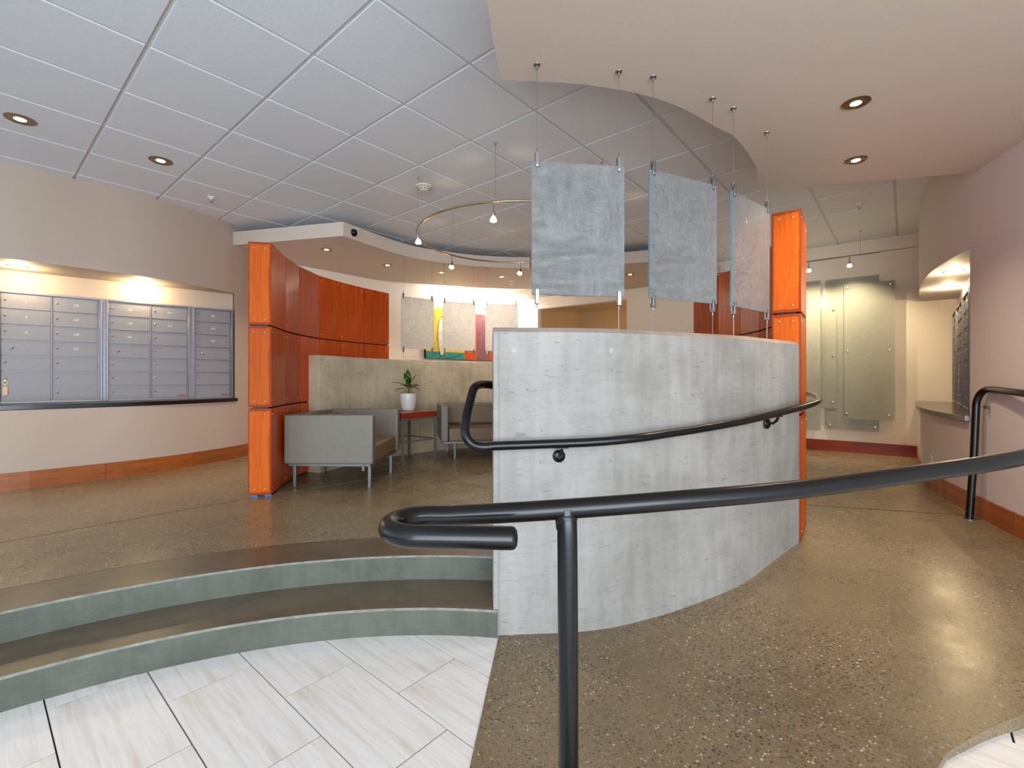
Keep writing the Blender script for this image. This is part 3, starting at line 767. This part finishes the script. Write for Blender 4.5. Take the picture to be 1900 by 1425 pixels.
# ---------------------------------------------------------------- downlights
def downlight(label, x, y, z, dia, power, col=(1, .78, .5), group=None, size=2.0, disc=.42, glow=False):
    root = thing('recessed_downlight', label, 'downlight', (x, y, z), 0, group); r = dia/2
    obj('trim_ring', MB().lathe([(r, 0), (r, -.004), (r*.86, -.006), (r*.80, -.002), (r*.8, 0)], (0, 0, 0), 28), M_trimr, root, smooth=True)
    obj('reflector', MB().lathe([(r*.80, -.003), (disc*r*1.15, -.0015), (.0, -.0012)], (0, 0, 0), 28), M_trimr if not glow else M_bulb2, root, smooth=True)
    obj('bulb', MB().lathe([(r*disc, -.002), (r*disc*.8, -.005), (0, -.006)], (0, 0, 0), 20), M_bulb, root, smooth=True)
    if power and glow:
        l = bpy.data.lights.new('lamp_light', 'POINT'); l.energy = power; l.color = col; l.shadow_soft_size = .02
        lo_ = bpy.data.objects.new('lamp_light', l); C.objects.link(lo_); lo_.parent = root; lo_.location = (0, 0, -.05)
    elif power: spot(root, power, col, size)
WARM = (1, .78, .54)
downlight('recessed downlight in the tiled ceiling at far left', -3.42, 3.234, CE, .165, 30, WARM, 'ceiling downlights')
downlight('recessed downlight in the tiled ceiling nearer the sprinkler', -2.907, 3.848, CE, .165, 30, WARM, 'ceiling downlights')
p = G(1588, 191, ZS); downlight('larger looking downlight in the low soffit over the ramp', p.x, p.y, ZS, .134, 42, WARM, 'soffit downlights')
p = G(1588, 297, ZS); downlight('smaller looking downlight behind the other in the low soffit', p.x, p.y, ZS, .134, 42, WARM, 'soffit downlights')
for (px, py), lab in zip([(606, 463), (719, 492), (819, 505.5), (931, 513.5), (1169, 509)],
    ['cloud soffit downlight nearest the security camera', 'second cloud soffit downlight from the left', 'cloud soffit downlight above the middle glass sheet', 'cloud soffit downlight beside the sprinkler', 'downlight seen between two front glass sheets']):
    p = G(px, py, ZB); downlight(lab, p.x, p.y, ZB, .135, 42, WARM, 'cloud soffit downlights')
downlight('glowing niche light over the first mailbox unit', -4.42, 4.16, 2.187, .14, 8, (1, .80, .48), 'mailbox niche lights', 2.7, .8, True)
downlight('glowing niche light over the middle mailbox unit', -3.84, 4.84, 2.187, .14, 8, (1, .80, .48), 'mailbox niche lights', 2.7, .8, True)
p = G(1769.5, 503, 2.134); downlight('upper looking glowing light in the right niche', p.x, p.y, 2.134, .15, 6.5, (1, .80, .48), 'right niche lights', 2.4, .8, True)
p = G(1760, 533, 2.134); downlight('lower looking glowing light in the right niche', p.x, p.y, 2.134, .15, 6.5, (1, .80, .48), 'right niche lights', 2.4, .8, True)

# sprinklers, smoke detector, camera
def sprinkler(label, x, y, z):
    root = thing('sprinkler', label, 'sprinkler', (x, y, z), 0)
    obj('escutcheon', MB().lathe([(.034, 0), (.032, -.006), (.014, -.010), (.014, -.02)], (0, 0, 0), 20), M_white, root, smooth=True)
    mb = MB(); mb.tube([(-.012, 0, -.018), (-.016, 0, -.034), (0, 0, -.05)], .003, 6); mb.tube([(.012, 0, -.018), (.016, 0, -.034), (0, 0, -.05)], .003, 6)
    obj('frame', mb, M_chrome, root); obj('deflector', MB().lathe([(.02, -.052), (.02, -.054), (0, -.054)], (0, 0, 0), 14), M_chrome, root)
p = G(392, 366, CE); sprinkler('white sprinkler head in the tiled ceiling at left', p.x, p.y, CE)
p = G(1595, 378, CE); sprinkler('white sprinkler head in the tiled ceiling at right', p.x, p.y, CE)
p = G(949, 521, ZB); sprinkler('sprinkler head under the cloud soffit', p.x, p.y, ZB)
p = G(787, 346, CE); root = thing('smoke_detector', 'round cream smoke detector on the tiled ceiling', 'smoke detector', (p.x, p.y, CE))
obj('base', MB().lathe([(.078, 0), (.076, -.010), (.058, -.018)], (0, 0, 0), 28), M_cream, root, smooth=True)
obj('dome', MB().lathe([(.058, -.016), (.052, -.022), (.046, -.036), (.034, -.044), (0, -.046)], (0, 0, 0), 28), M_cream, root, smooth=True)
mb = MB()
for k in range(10):
    a = 2*PI*k/10; mb.box((.0485*math.cos(a), .0485*math.sin(a), -.030), (.005, .014, .006), a)
obj('vent', mb, M_dark, root)
p = Vector(((657-CX)/FPX*5.22, 5.22)); zc = CZ+(CY-432)*5.22/FPX
root = thing('security_camera', 'small white dome security camera with a black lens on the fascia', 'camera', (p.x, p.y, zc), 0)
R = Matrix.Rotation(PI/2, 3, 'X') @ Matrix.Rotation(.0, 3, 'Y')
RR = Vector((.12, -.98, -.2)).to_track_quat('Z', 'Y').to_matrix()
obj('housing', MB().lathe([(.042, -.10), (.048, -.05), (.050, .0), (.046, .012)], (0, 0, 0), 24, R=RR), M_white, root, smooth=True)
obj('lens', MB().lathe([(.044, .010), (.040, .024), (.026, .036), (0, .042)], (0, 0, 0), 24, R=RR), flat('camera_black', (10, 10, 12), .12), root, smooth=True)

# ---------------------------------------------------------------- track lights
def head(root, x, y, zr, dirv=(0, 0, -1), power=8, cs=1.3, long=.09):
    d = Vector(dirv).normalized(); R = (-d).to_track_quat('Z', 'Y').to_matrix()
    top = Vector((x, y, zr-.014)); hp = Vector((x, y, zr-long))
    h = obj('lamp_head', MB().tube([tuple(top+Vector((0, 0, .02))), tuple(top), tuple(hp)], .0055, 8).lathe([(.011, .016), (.013, -.008), (.012, -.022)], tuple(hp), 14, R=R), M_chrome, root, smooth=True)
    bp_ = hp+d*.022
    obj('bulb', MB().lathe([(.012, 0), (.022, -.018), (.0265, -.034), (.022, -.040), (0, -.042)], tuple(bp_), 18, R=R), M_bulb, h, smooth=True)
    if power:
        l = spot(h, power, (1, .82, .55), cs, .8, tuple(hp+d*.075), (-d).to_track_quat('Z', 'Y').to_euler(), .02)
root = thing('track_light', 'round brass and chrome monorail track light over the seats', 'track light', (0, 0, 0))
rc_, rr_, rz_ = Vector((.035, 4.465)), .93, 2.533
obj('rail', MB().tube(arcpts(rc_, rr_, 0, 357, 80, rz_), .008, 10, closed=True), flat('monorail_bronze', (176, 156, 120), .22, .95), root, smooth=True)
def onring(a): return (rc_.x+rr_*math.cos(math.radians(a)), rc_.y+rr_*math.sin(math.radians(a)))
for a in (-100, -160, 137, 78, -40):
    x, y = onring(a); c_ = obj('cable', MB().tube([(x, y, rz_), (x, y, CE)], .0014, 6), M_steel, root)
    obj('ceiling_stud', MB().lathe([(.006, -.022), (.008, -.006), (.010, 0)], (x, y, CE), 10), M_steel, c_, smooth=True)
for a, dv in ((-101, (.0, .1, -1)), (-159, (.0, .1, -1)), (138, (-.35, 1.3, -1)), (86, (-.3, 1.2, -.9)), (0, (.2, 0, -1)), (-50, (.1, 0, -1))):
    x, y = onring(a); head(root, x, y, rz_, dv, 16)
    # light escaping through the back of the dichroic lamp
    for q_, (ox, oy) in enumerate(((.5, .3), (-.45, .55))):
        spot(root, 2.2, (1, .74, .42), .62, 1.0, (x, y, rz_-.03), (-Vector((ox, oy, 1))).to_track_quat('Z', 'Y').to_euler(), .01)
root = thing('track_light', 'straight chrome track light in front of the glass artwork', 'track light', (0, 0, 0))
ta = Vector((4.386, 5.54)); td_ = Vector((-.783, .622)).normalized(); zt_ = 2.69
tend = ta+td_*2.1
obj('rail', MB().tube([tuple(ta)+(zt_,), tuple(tend)+(zt_,)], .008, 8), M_steel, root, smooth=True)
for s in (.19, 1.75):
    q_ = ta+td_*s; c_ = obj('cable', MB().tube([(q_.x, q_.y, zt_-.02), (q_.x, q_.y, CE)], .0014, 6), M_steel, root); obj('ceiling_stud', MB().lathe([(.006, -.02), (.010, 0)], (q_.x, q_.y, CE), 10), M_steel, c_, smooth=True)
for px in (1576, 1500.5, 1420):
    q_ = hitp(px, ta, tend); head(root, q_.x, q_.y, zt_, (.24, .30, -.9), 40, 2.0, .07)

# ---------------------------------------------------------------- mailboxes
def num_mesh(txt, size):
    cu = bpy.data.curves.new('door_number', 'FONT'); cu.body = txt; cu.size = size; cu.align_x = 'CENTER'; cu.align_y = 'CENTER'; cu.extrude = .0003
    o = bpy.data.objects.new('tmp', cu); C.objects.link(o); dg = bpy.context.evaluated_depsgraph_get(); dg.update()
    me = bpy.data.meshes.new_from_object(o.evaluated_get(dg)); bpy.data.objects.remove(o); bpy.data.curves.remove(cu)
    me.materials.clear(); me.materials.append(M_ink); return me
lk = MB(); lk.lathe([(.0095, 0), (.0095, .004), (.007, .008), (0, .0085)], (0, 0, 0), 16, R=Matrix.Rotation(PI/2, 3, 'X')).box((0, -.0088, 0), (.0015, .001, .007)); lkm = lk.mesh('lock', M_lock, True)
rvm = MB().lathe([(.0038, 0), (.0038, .002), (0, .0028)], (0, 0, 0), 8, R=Matrix.Rotation(PI/2, 3, 'X')).mesh('rivet', M_scr, True)
RH = .1442
def mailbox(label, p, d, s0, s1, cols, zb, zt, flip, numbers=None, plate=None, group=None):
    """p plan origin, d unit direction to the viewer's right; columns = [(x0,x1,rows)]"""
    d = Vector(d); o0 = Vector(p)+d*s0; root = thing('mailbox_unit', label, 'mailboxes', (o0.x, o0.y, zb), math.atan2(d.y, d.x), group)
    W = s1-s0; H = zt-zb; f = MB(); fw = .018; D = .035
    f.box((W/2, .0, H/2), (W, .012, H))                                  # back plate (local -y faces the room)
    for x in (fw/2, W-fw/2): f.box((x, -D/2, H/2), (fw, D, H)); 
    f.box((W/2, -D/2, fw/2-.004), (W-2*fw, D, fw)); f.box((W/2, -D/2, H-fw/2), (W-2*fw, D, fw))
    for x in (fw+.004, W-fw-.004): f.box((x, -D/2+.008, H/2), (.006, D*.6, H-2*fw))
    for (x0, x1, rows) in cols[1:]: f.box((x0-s0-.006, -D/2+.003, H/2), (.009, D-.008, H-2*fw))
    z = zt
    obj('frame', f, M_boxf, root, bevel=.002, seg=1)
    for ci, (x0, x1, rows) in enumerate(cols):
        z = H-fw-.004
        for ri, (kind, nr) in enumerate(rows):
            h = RH*nr if nr > 1 else RH
            h = (H-2*fw+.004)/7.0*nr; w = x1-x0-.008; zc = z-h/2; xc = (x0+x1)/2-s0
            mb = MB(); mb.box((0, 0, 0), (w, .012, h-.007)); mb.box((0, -.009, -h/2+.006), (w, .008, .004))
            nm = 'door' if kind != 'm' else 'master_panel'
            o = obj(nm, mb, M_box, root, bevel=.001, seg=1, loc=(xc, -.014, zc))
            if kind == 'm':
                pts = [(-w/2+.03, .02), (-w/2+.03, -.02), (-w/2+.115, .018), (-w/2+.115, -.02), (-w/2+.17, .052), (-w/2+.17, .012), (-w/2+.17, -.03), (w/2-.015, .052), (w/2-.015, .012), (w/2-.015, -.03)]
                for a, b_ in pts:
                    r = bpy.data.objects.new('rivet', rvm); C.objects.link(r); r.parent = o; r.location = (a, -.006, b_)
                r = bpy.data.objects.new('lock', lkm); C.objects.link(r); r.parent = o; r.location = (-w/2+.068, -.006, 0); r.scale = (1.3, 1.3, 1.3)
            else:
                r = bpy.data.objects.new('lock', lkm); C.objects.link(r); r.parent = o; r.location = (-w/2+.026, -.006, min(h/2-.045, .03) if nr > 1 else .012)
                if nr > 1: r.location.z = h/2-.07
                key = (ci, ri)
                if numbers and key in numbers:
                    t = bpy.data.objects.new('door_number', num_mesh(numbers[key], .028)); C.objects.link(t); t.parent = o
                    t.location = (0.0, -.0066, .004); t.rotation_euler = (PI/2, 0, 0)
            z -= h
    if plate:
        q1 = cols[-1][1]-s0
        obj('maker_plate', MB().box((q1-.13, -.0205, .034), (.065, .001, .010)), M_labelg, root)
        obj('maker_plate', MB().box((q1-.05, -.0205, .038), (.072, .001, .016)), plate, root)
    return root
Lo = Vector(LP[0]); Ld = (Vector(LP[1])-Lo).normalized(); Ln = Vector((Ld.y, -Ld.x))
Lo = Lo+Ln*.012
s7 = [('d', 1)]*7; s7m = [('d', 1)]*3+[('m', 1)]+[('d', 1)]*3
ZMB, ZMT = .957, 1.992
mailbox('double aluminium mailbox unit under the first niche light with a hanging key', Lo, Ld, -.012, .705, [(.004, .336, [('d', 1)]*3+[('m', 1), ('d', 1), ('d', 2)]), (.345, .674, s7)], ZMB, ZMT, False,
        {(0, 0): '1', (0, 1): '3', (0, 2): '5', (1, 0): '125', (1, 1): '127', (1, 2): '129', (1, 3): '131'}, M_labelg, 'left wall mailbox units')
mailbox('middle aluminium mailbox unit of two columns under a niche light', Lo, Ld, .734, 1.443, [(.752, 1.090, s7m), (1.099, 1.416, s7)], ZMB, ZMT, False, {(0, 0): '133', (0, 1): '135', (0, 2): '201', (1, 0): '211', (1, 1): '213'}, M_labelr, 'left wall mailbox units')
mailbox('narrow single column mailbox unit beside the orange column', Lo, Ld, 1.468, 1.862, [(1.486, 1.836, s7m)], ZMB, ZMT, False, {(0, 0): '301', (0, 1): '303', (0, 2): '305'}, M_labelr, 'left wall mailbox units')
if 0: mailbox('mailbox unit cropped by the left picture edge', Lo, Ld, -.78, -.03, [(-.76, -.41, s7m), (-.40, -.05, s7)], ZMB, ZMT, False, None, None, 'left wall mailbox units')
# filler strips between units
fm = MB()
for s in (.7195, 1.4555):
    c = Lo+Ld*s-Ln*0+Ln*.012; fm.box((c.x, c.y, (ZMB+ZMT)/2), (.024, .02, ZMT-ZMB), math.atan2(Ld.y, Ld.x))
tag(obj('trim_4', fm, M_boxf), 'aluminium filler strips between the left mailbox units', None, None, 'structure')
# key with tag
kp = Lo+Ld*.030+Ln*.030; kz = 1.165
kp = hitp(9.5, Lo+Ln*.026, Lo+Ln*.026+Ld); kz = CZ+(CY-706)*kp.y/FPX
root = thing('key_tag', 'key ring with an amber tag hanging in the large mailbox door', 'key', (kp.x, kp.y, kz), math.atan2(Ld.y, Ld.x))
obj('key', MB().lathe([(.010, -.004), (.012, 0), (.008, .006)], (0, 0, .0), 14, R=Matrix.Rotation(PI/2, 3, 'X')), M_brass, root, smooth=True)
obj('ring', MB().tube([(.018*math.cos(a*PI/8), -.002, -.020+.018*math.sin(a*PI/8)) for a in range(16)], .0016, 6, closed=True), M_brass, root, smooth=True)
obj('chain', MB().tube([(0, -.002, -.038), (0, -.002, -.056)], .0022, 6), M_brass, root)
obj('tag_plate', MB().box((0, -.002, -.098), (.034, .004, .078)), flat('amber_tag', (190, 150, 110), .4), root, bevel=.004)
# left shelf
shl = spline([(-5.8, 3.14), (-5.2, 3.32), (-4.7, 3.575), (-4.262, 3.885), (-3.95, 4.215), (-3.575, 4.68), (-3.345, 5.20), (-3.262, 5.50)], 5)
sh_f = offset(shl, -.025); 
polys = [tuple(p) for p in sh_f]+[(-3.33, 5.56), (-5.9, 3.3)]
tag(obj('mail_shelf', MB().prism(polys, .917, .957), M_counter, bevel=.003), 'long thin black shelf under the left mailboxes', 'shelf')
# right mailboxes
Ro = Vector(RP[1]); Rd = (Vector(RP[0])-Vector(RP[1])).normalized(); Rn = Vector((Rd.y, -Rd.x))
Ro = Ro+Rn*.012
def T(s): return 2.538-s
for (a, b, lab) in [(2.53, 1.975, 'farthest mailbox unit in the right niche'), (1.89, 1.11, 'second farthest mailbox unit in the right niche'), (1.01, .37, 'second nearest mailbox unit in the right niche'), (.28, -.15, 'nearest mailbox unit in the right niche')]:
    s0, s1 = T(a), T(b); m_ = (s0+s1)/2
    mailbox(lab, Ro, Rd, s0, s1, [(s0+.02, m_-.004, s7m), (m_+.004, s1-.02, s7)], .915, 1.945, False, None, None, 'right niche mailbox units')
# right counter
cs = [p for p in RW if p.y > 3.40]
cf = offset([p for p in RW if p.y >= 3.36], -.03)
poly = [tuple(p) for p in cf]+[(3.40, 3.39), (RB0.x-.0, RB0.y+.02), (5.24, 5.50)]
tag(obj('counter', MB().prism(poly, .868, .908), M_granite, bevel=.003), 'dark stone counter curving out of the right mailbox niche', 'counter')
# small things near the right niche
p_ = hitp(1774, RP[0], RP[1])+Rn*.05+Vector((-.02, -.02)); kz = CZ+(CY-700)*p_.y/FPX
root = thing('key_tag', 'small key ring with a clear tag at the farthest right mailbox', 'key', (p_.x, p_.y, kz), 0)
obj('ring', MB().tube([(.018*math.cos(a*PI/6), 0, .018*math.sin(a*PI/6)) for a in range(12)], .002, 6, closed=True), M_brass, root, smooth=True)
obj('tag_plate', MB().box((0, 0, -.06), (.035, .006, .08)), M_paper, root, bevel=.004)
def plate(label, x, y, z, an):
    r = thing('wall_outlet', label, 'outlet', (x, y, z), an)
    obj('cover_plate', MB().box((0, 0, 0), (.072, .006, .115)), M_white, r, bevel=.002)
    for s in (-1, 1): obj('socket', MB().box((0, -.0035, s*.02), (.026, .002, .028)), flat('socket_grey', (150, 148, 144), .5), r)
i_ = min(range(len(RW)), key=lambda i: abs(RW[i].y-4.12)); tt = (RW[i_+1]-RW[i_-1]).normalized()
nn_ = Vector((tt.y, -tt.x)); q_ = RW[i_]+nn_*.004
plate('white outlet low on the curved right wall under the counter', q_.x, q_.y, CZ-(857-CY)*q_.y/FPX, math.atan2(tt.y, tt.x))
q_ = hitp(1594, BW0, BW0+BWd)+Vector((-.003, -.004)); plate('white outlet seen through the glass artwork', q_.x, q_.y, .70, math.atan2(-BWd.y, -BWd.x))

# ---------------------------------------------------------------- glass artwork
def art(label, t0, t1, z0, z1, off, mat, screws):
    c = bp((t0+t1)/2*-1*-1, off); an = math.atan2(-BWd.y, -BWd.x)
    root = thing('glass_artwork', label, 'glass art', (c.x, c.y, z0), an)
    g = MB(); g.box((0, 0, 0), (abs(t1-t0), .008, z1-z0)); g.m = [1, 1, 0, 1, 0, 1]
    o = obj('glass_sheet', g, [mat, flat('art_edge', (170, 190, 176), .2)], root); o.location = (0, 0, (z1-z0)/2)
    for ts, zz in screws:
        x = -(ts-(t0+t1)/2)
        obj('standoff', MB().lathe([(.006, -off+.001), (.006, .0), (.0125, .003), (.0125, .009), (.010, .012), (0, .013)], (x, 0, zz-z0), 16, R=Matrix.Rotation(PI/2, 3, 'X')), M_chrome, root, smooth=True)
art('tall plain frosted glass sheet behind the textured artwork sheet', -.773, -.208, .505, 2.515, .05, M_frost, [(-.25, .56), (-.73, .56)])
art('tall textured glass sheet on six steel standoffs', -.93, -.41, .655, 2.417, .10, M_frost_t, [(-.445, 2.372), (-.884, 2.373), (-.439, 1.55), (-.876, 1.55), (-.434, .728), (-.869, .72)])
art('short narrow frosted glass sheet left of the textured one', -.325, .0, .79, 2.16, .05+.012, M_frost, [(-.29, 2.098), (-.287, 1.49), (-.278, .87)])
art('textured glass sheet half hidden behind the orange column', -.15, .45, .48, 2.515, .10, M_frost_t, [(.35, 2.4), (.35, .6)])

# ---------------------------------------------------------------- painting
def pwp(t, o=.03): return PW0+PWd*t+Vector((.763, -.646))*o
an = math.atan2(-PWd.y, -PWd.x)
t_l, t_r = 2.25, .42; c = pwp((t_l+t_r)/2, .028); WP = t_l-t_r; HP = .905; zb_ = 1.537
root = thing('painting', 'large abstract canvas in yellow, teal, orange and plum', 'painting', (c.x, c.y, zb_), an)
obj('canvas', MB().box((0, 0, HP/2), (WP, .04, HP)), M_dark, root)
mb = MB()
def rect(x0, x1, z0, z1, mi, y=-.0205): mb.add([(x0, y, z0), (x1, y, z0), (x1, y, z1), (x0, y, z1)], [(0, 1, 2, 3)], mi)
x0 = -WP/2+.01; xs = x0+.92
rect(x0, xs, .13, HP, 0); rect(x0, xs, .005, .13, 1); rect(xs, xs+.33, .005, HP, 2); rect(xs+.33, xs+.70, .005, HP, 3); rect(xs+.70, WP/2-.005, .005, HP, 2)
obj('painted_field', mb, [M_pyel, M_pgrn, M_pora, M_ppur], root)
mb = MB(); n_ = 24; cx_, cz_ = x0+.36, .40
mb.add([(cx_+.085*math.cos(2*PI*i/n_)*(1.0+.15*math.sin(2*PI*i/n_)), -.0212, cz_+.34*math.sin(2*PI*i/n_)) for i in range(n_)], [tuple(range(n_))], 0)
obj('painted_figure', mb, [M_pwht], root)
mb = MB().tube([(cx_+.095*math.cos(2*PI*i/n_), -.0215, cz_+.36*math.sin(2*PI*i/n_)) for i in range(n_)], .0035, 6, closed=True)
mb.tube([(cx_+.02, -.0215, .06), (cx_+.15, -.0215, .03), (cx_+.33, -.0215, .05), (cx_+.5, -.0215, .12)], .003, 6)
obj('painted_line', mb, M_core, root)
# corridor shelf with boxes and papers
sp = pa+nrm*.55+BWd*.30
root = thing('wall_shelf', 'small grey shelf inside the back opening', 'shelf', (sp.x, sp.y, 1.93), an)
obj('board', MB().box((0, 0, 0), (.6, .3, .03)), flat('shelf_grey', (110, 106, 100), .5), root)
obj('bracket', MB().box((0, .14, -.06), (.5, .02, .1)), flat('shelf_bracket', (110, 106, 100), .5), root)
def cbox(label, x, y, z, w, d_, h):
    r = thing('carton', label, 'box', (x, y, z), an)
    obj('body', MB().box((0, 0, h/2), (w, d_, h)), M_paper, r, bevel=.004); obj('lid', MB().box((0, 0, h+.006), (w+.01, d_+.01, .012)), M_paper, r)
q_ = hitp(1128, sp, sp+BWd); tb_ = 1.66
root2 = thing('side_cabinet', 'cabinet inside the back opening holding white cartons', 'cabinet', (sp.x, sp.y, 0), an)
obj('body', MB().box((0, 0, .95), (.9, .36, 1.4)), M_corr, root2, bevel=.004); obj('top', MB().box((0, 0, 1.66), (.94, .4, .02)), M_corr, root2)
cbox('small white carton at the left of the cabinet top', *tuple(Vector((sp.x, sp.y))+BWd*.22), 1.67, .10, .12, .16)
cbox('wide white carton on the cabinet in the back opening', *tuple(Vector((sp.x, sp.y))-BWd*.10), 1.67, .34, .22, .15)

# ---------------------------------------------------------------- furniture
def rbox(name, c, d, mat, root, bev=.02, seg=3, R=0):
    o = obj(name, MB().box((0, 0, 0), d), mat, root, bevel=bev, seg=seg); o.location = c; o.rotation_euler = (0, 0, R); return o
# armchair : local x = depth (front is +x), local y = width
def seat_piece(name, label, cat, fr, ax, W, D, legs, cushions=1, arms=.085, glide=False):
    """fr: near front corner in plan, ax: direction of facing"""
    ax = Vector(ax).normalized(); ay = Vector((-ax.y, ax.x)); org = Vector(fr)
    root = thing(name, label, cat, (org.x, org.y, UP), math.atan2(ax.y, ax.x))
    zb, zt = .205, .625; H = zt-zb
    rbox('arm', (-D/2, arms/2, (zb+zt)/2), (D, arms, H), M_leather, root, .014)
    rbox('arm', (-D/2, W-arms/2, (zb+zt)/2), (D, arms, H), M_leather, root, .014)
    rbox('backrest', (-D+.05, W/2, (zb+zt)/2), (.10, W-2*arms+.004, H-.002), M_leather, root, .014)
    n = cushions; w = (W-2*arms-.008)/n
    for k in range(n):
        rbox('seat_cushion', (-(D-.10)/2-.006, arms+.004+w*(k+.5), .28), (D-.12, w-.004, .155), M_leather2, root, .022)
        if n > 1 or True: rbox('back_cushion', (-D+.135, arms+.004+w*(k+.5), .475), (.075, w-.004, .24), M_leather2, root, .03)
    fm = MB(); fm.box((-D/2, W/2, zb-.012), (D-.06, W-.06, .022)); obj('under_frame', fm, M_legs, root)
    for lx, ly in legs: obj('leg', MB().box((lx, ly, (zb-.022)/2), (.026, .026, zb-.022)), M_legs, root, bevel=.003)
    if glide: obj('frame_end', MB().box((-.085, .02, zb-.035), (.02, .02, .045)), M_legs, root)
    return root
seat_piece('armchair', 'boxy taupe leather armchair on metal legs beside the wood wall', 'armchair', (-1.185, 3.955), (.998, -.03), .86, .77,
           [(-.035, .03), (-.70, .06), (-.03, .64), (-.70, .64)], 1, .085, True)
ax = Vector((.22, -.975)).normalized(); ay = Vector((-ax.y, ax.x))
# sofa: near-left front corner; width runs to the right
seat_piece('sofa', 'taupe leather sofa against the tan concrete wall', 'sofa', (-.815, 5.34), tuple(ax), 1.5, .70,
           [(-.035, .16), (-.60, .12), (-.035, 1.3), (-.60, 1.3)], 2, .085)
# side table
a_ = Vector((-.62, -.785)).normalized(); b_ = Vector((-.785, .62)).normalized(); NR_ = Vector((-.845, 5.25)); TS = .485
cen = NR_+a_*TS/2+b_*TS/2; tan_ = math.atan2(a_.y, a_.x)
root = thing('side_table', 'square red wood side table on a metal frame holding the plant', 'table', (cen.x, cen.y, UP), tan_)
obj('table_top', MB().box((0, 0, .544), (TS, TS, .06)), M_top, root, bevel=.003)
h_ = TS/2-.016; hh = .514
for sx in (-1, 1):
    for sy in (-1, 1): obj('leg', MB().box((sx*h_, sy*h_, hh/2), (.022, .022, hh)), M_legs, root, bevel=.002)
mb = MB()
for s in (-1, 1): mb.box((0, s*h_, hh-.012), (TS-.06, .02, .022)); mb.box((s*h_, 0, hh-.012), (.02, TS-.06, .022))
obj('apron', mb, M_legs, root)
for sx, sy, dx, dy in ((0, -1, 1, 0), (0, 1, 1, 0), (-1, 0, 0, 1), (1, 0, 0, 1)):
    obj('stretcher', MB().box((sx*h_, sy*h_, .262), (TS-.055 if dx else .012, TS-.055 if dy else .012, .014)), M_legs, root)
# plant
pc = Vector((-1.178, 5.29)); zt0 = UP+.574
root = thing('potted_plant', 'variegated plant in a round white pot on the side table', 'plant', (pc.x, pc.y, zt0))
obj('pot', MB().lathe([(.062, 0), (.070, .004), (.084, .06), (.093, .12), (.096, .165), (.094, .195), (.089, .196), (.087, .180), (0, .178)], (0, 0, 0), 32), M_pot, root, smooth=True)
mb = MB()
for k in range(70):
    a = random.random()*2*PI; r = .075*math.sqrt(random.random()); mb.box((r*math.cos(a), r*math.sin(a), .184+random.random()*.01), (.018, .01, .006), random.random()*3)
tag(obj('bark', mb, M_soil, root), None, None, None, 'stuff')
def leaf(az, el, L, w, droop, z0, r0=.008, roll=0):
    n = 10; vs = []; ed = []; fs = []
    d = Vector((math.cos(az), math.sin(az), 0)); s = Vector((-d.y, d.x, 0)); p = d*r0+Vector((0, 0, z0)); e = el
    for i in range(n+1):
        t = i/n; ww = w*math.sin(PI*min(1, t*.93+.07))**.8*(1 if t < .96 else .2)
        if i == n: ww = .0004
        u = d*math.cos(e)+Vector((0, 0, math.sin(e))); nn = s.cross(u)
        for q, eg in ((-1, 1), (-.62, .2), (0, 0), (.62, .2), (1, 1)):
            vs.append(p+s*(ww*q)+nn*(-abs(q)*ww*.35)); ed.append(eg)
        p = p+u*(L/n); e -= droop/n
    for i in range(n):
        for k in range(4): fs.append((i*5+k, i*5+k+1, (i+1)*5+k+1, (i+1)*5+k))
    mb = MB().add(vs, fs); o = obj('leaf', mb, M_leaf, root, smooth=True)
    at = o.data.attributes.new('edge', 'FLOAT', 'POINT')
    for i, v in enumerate(ed): at.data[i].value = v
D_ = math.radians
mb = MB().tube([(0, 0, .17), (.004, 0, .22), (-.002, .003, .27), (0, 0, .31)], [.009, .008, .007, .005], 8); obj('stem', mb, flat('stem_brown', (90, 66, 40), .7), root, smooth=True)
mb = MB().tube([(.015, .0, .17), (.02, .004, .215), (.03, .0, .25)], .007, 8); obj('stem', mb, flat('stem_green', (110, 110, 60), .7), root, smooth=True)
for az, el, L, w, dr, z0 in [(-90, 86, .185, .031, .1, .27), (250, 72, .16, .030, .3, .27), (20, 62, .16, .024, .1, .27), (160, 66, .15, .024, -.1, .26), (175, 30, .19, .021, .7, .27), (0, 20, .15, .018, .6, .26),
                             (190, 22, .15, .017, 1.2, .235), (-10, 30, .14, .019, 1.6, .245), (-60, 35, .12, .024, .9, .26), (-120, 35, .12, .024, .9, .255), (90, 50, .14, .024, .5, .27), (60, 30, .14, .022, .8, .26),
                             (120, 30, .14, .022, .9, .255), (205, 10, .09, .012, 1.0, .215), (-75, 60, .14, .026, .4, .265)]:
    leaf(D_(az), D_(el), L*1.1, w*1.6, dr, z0)
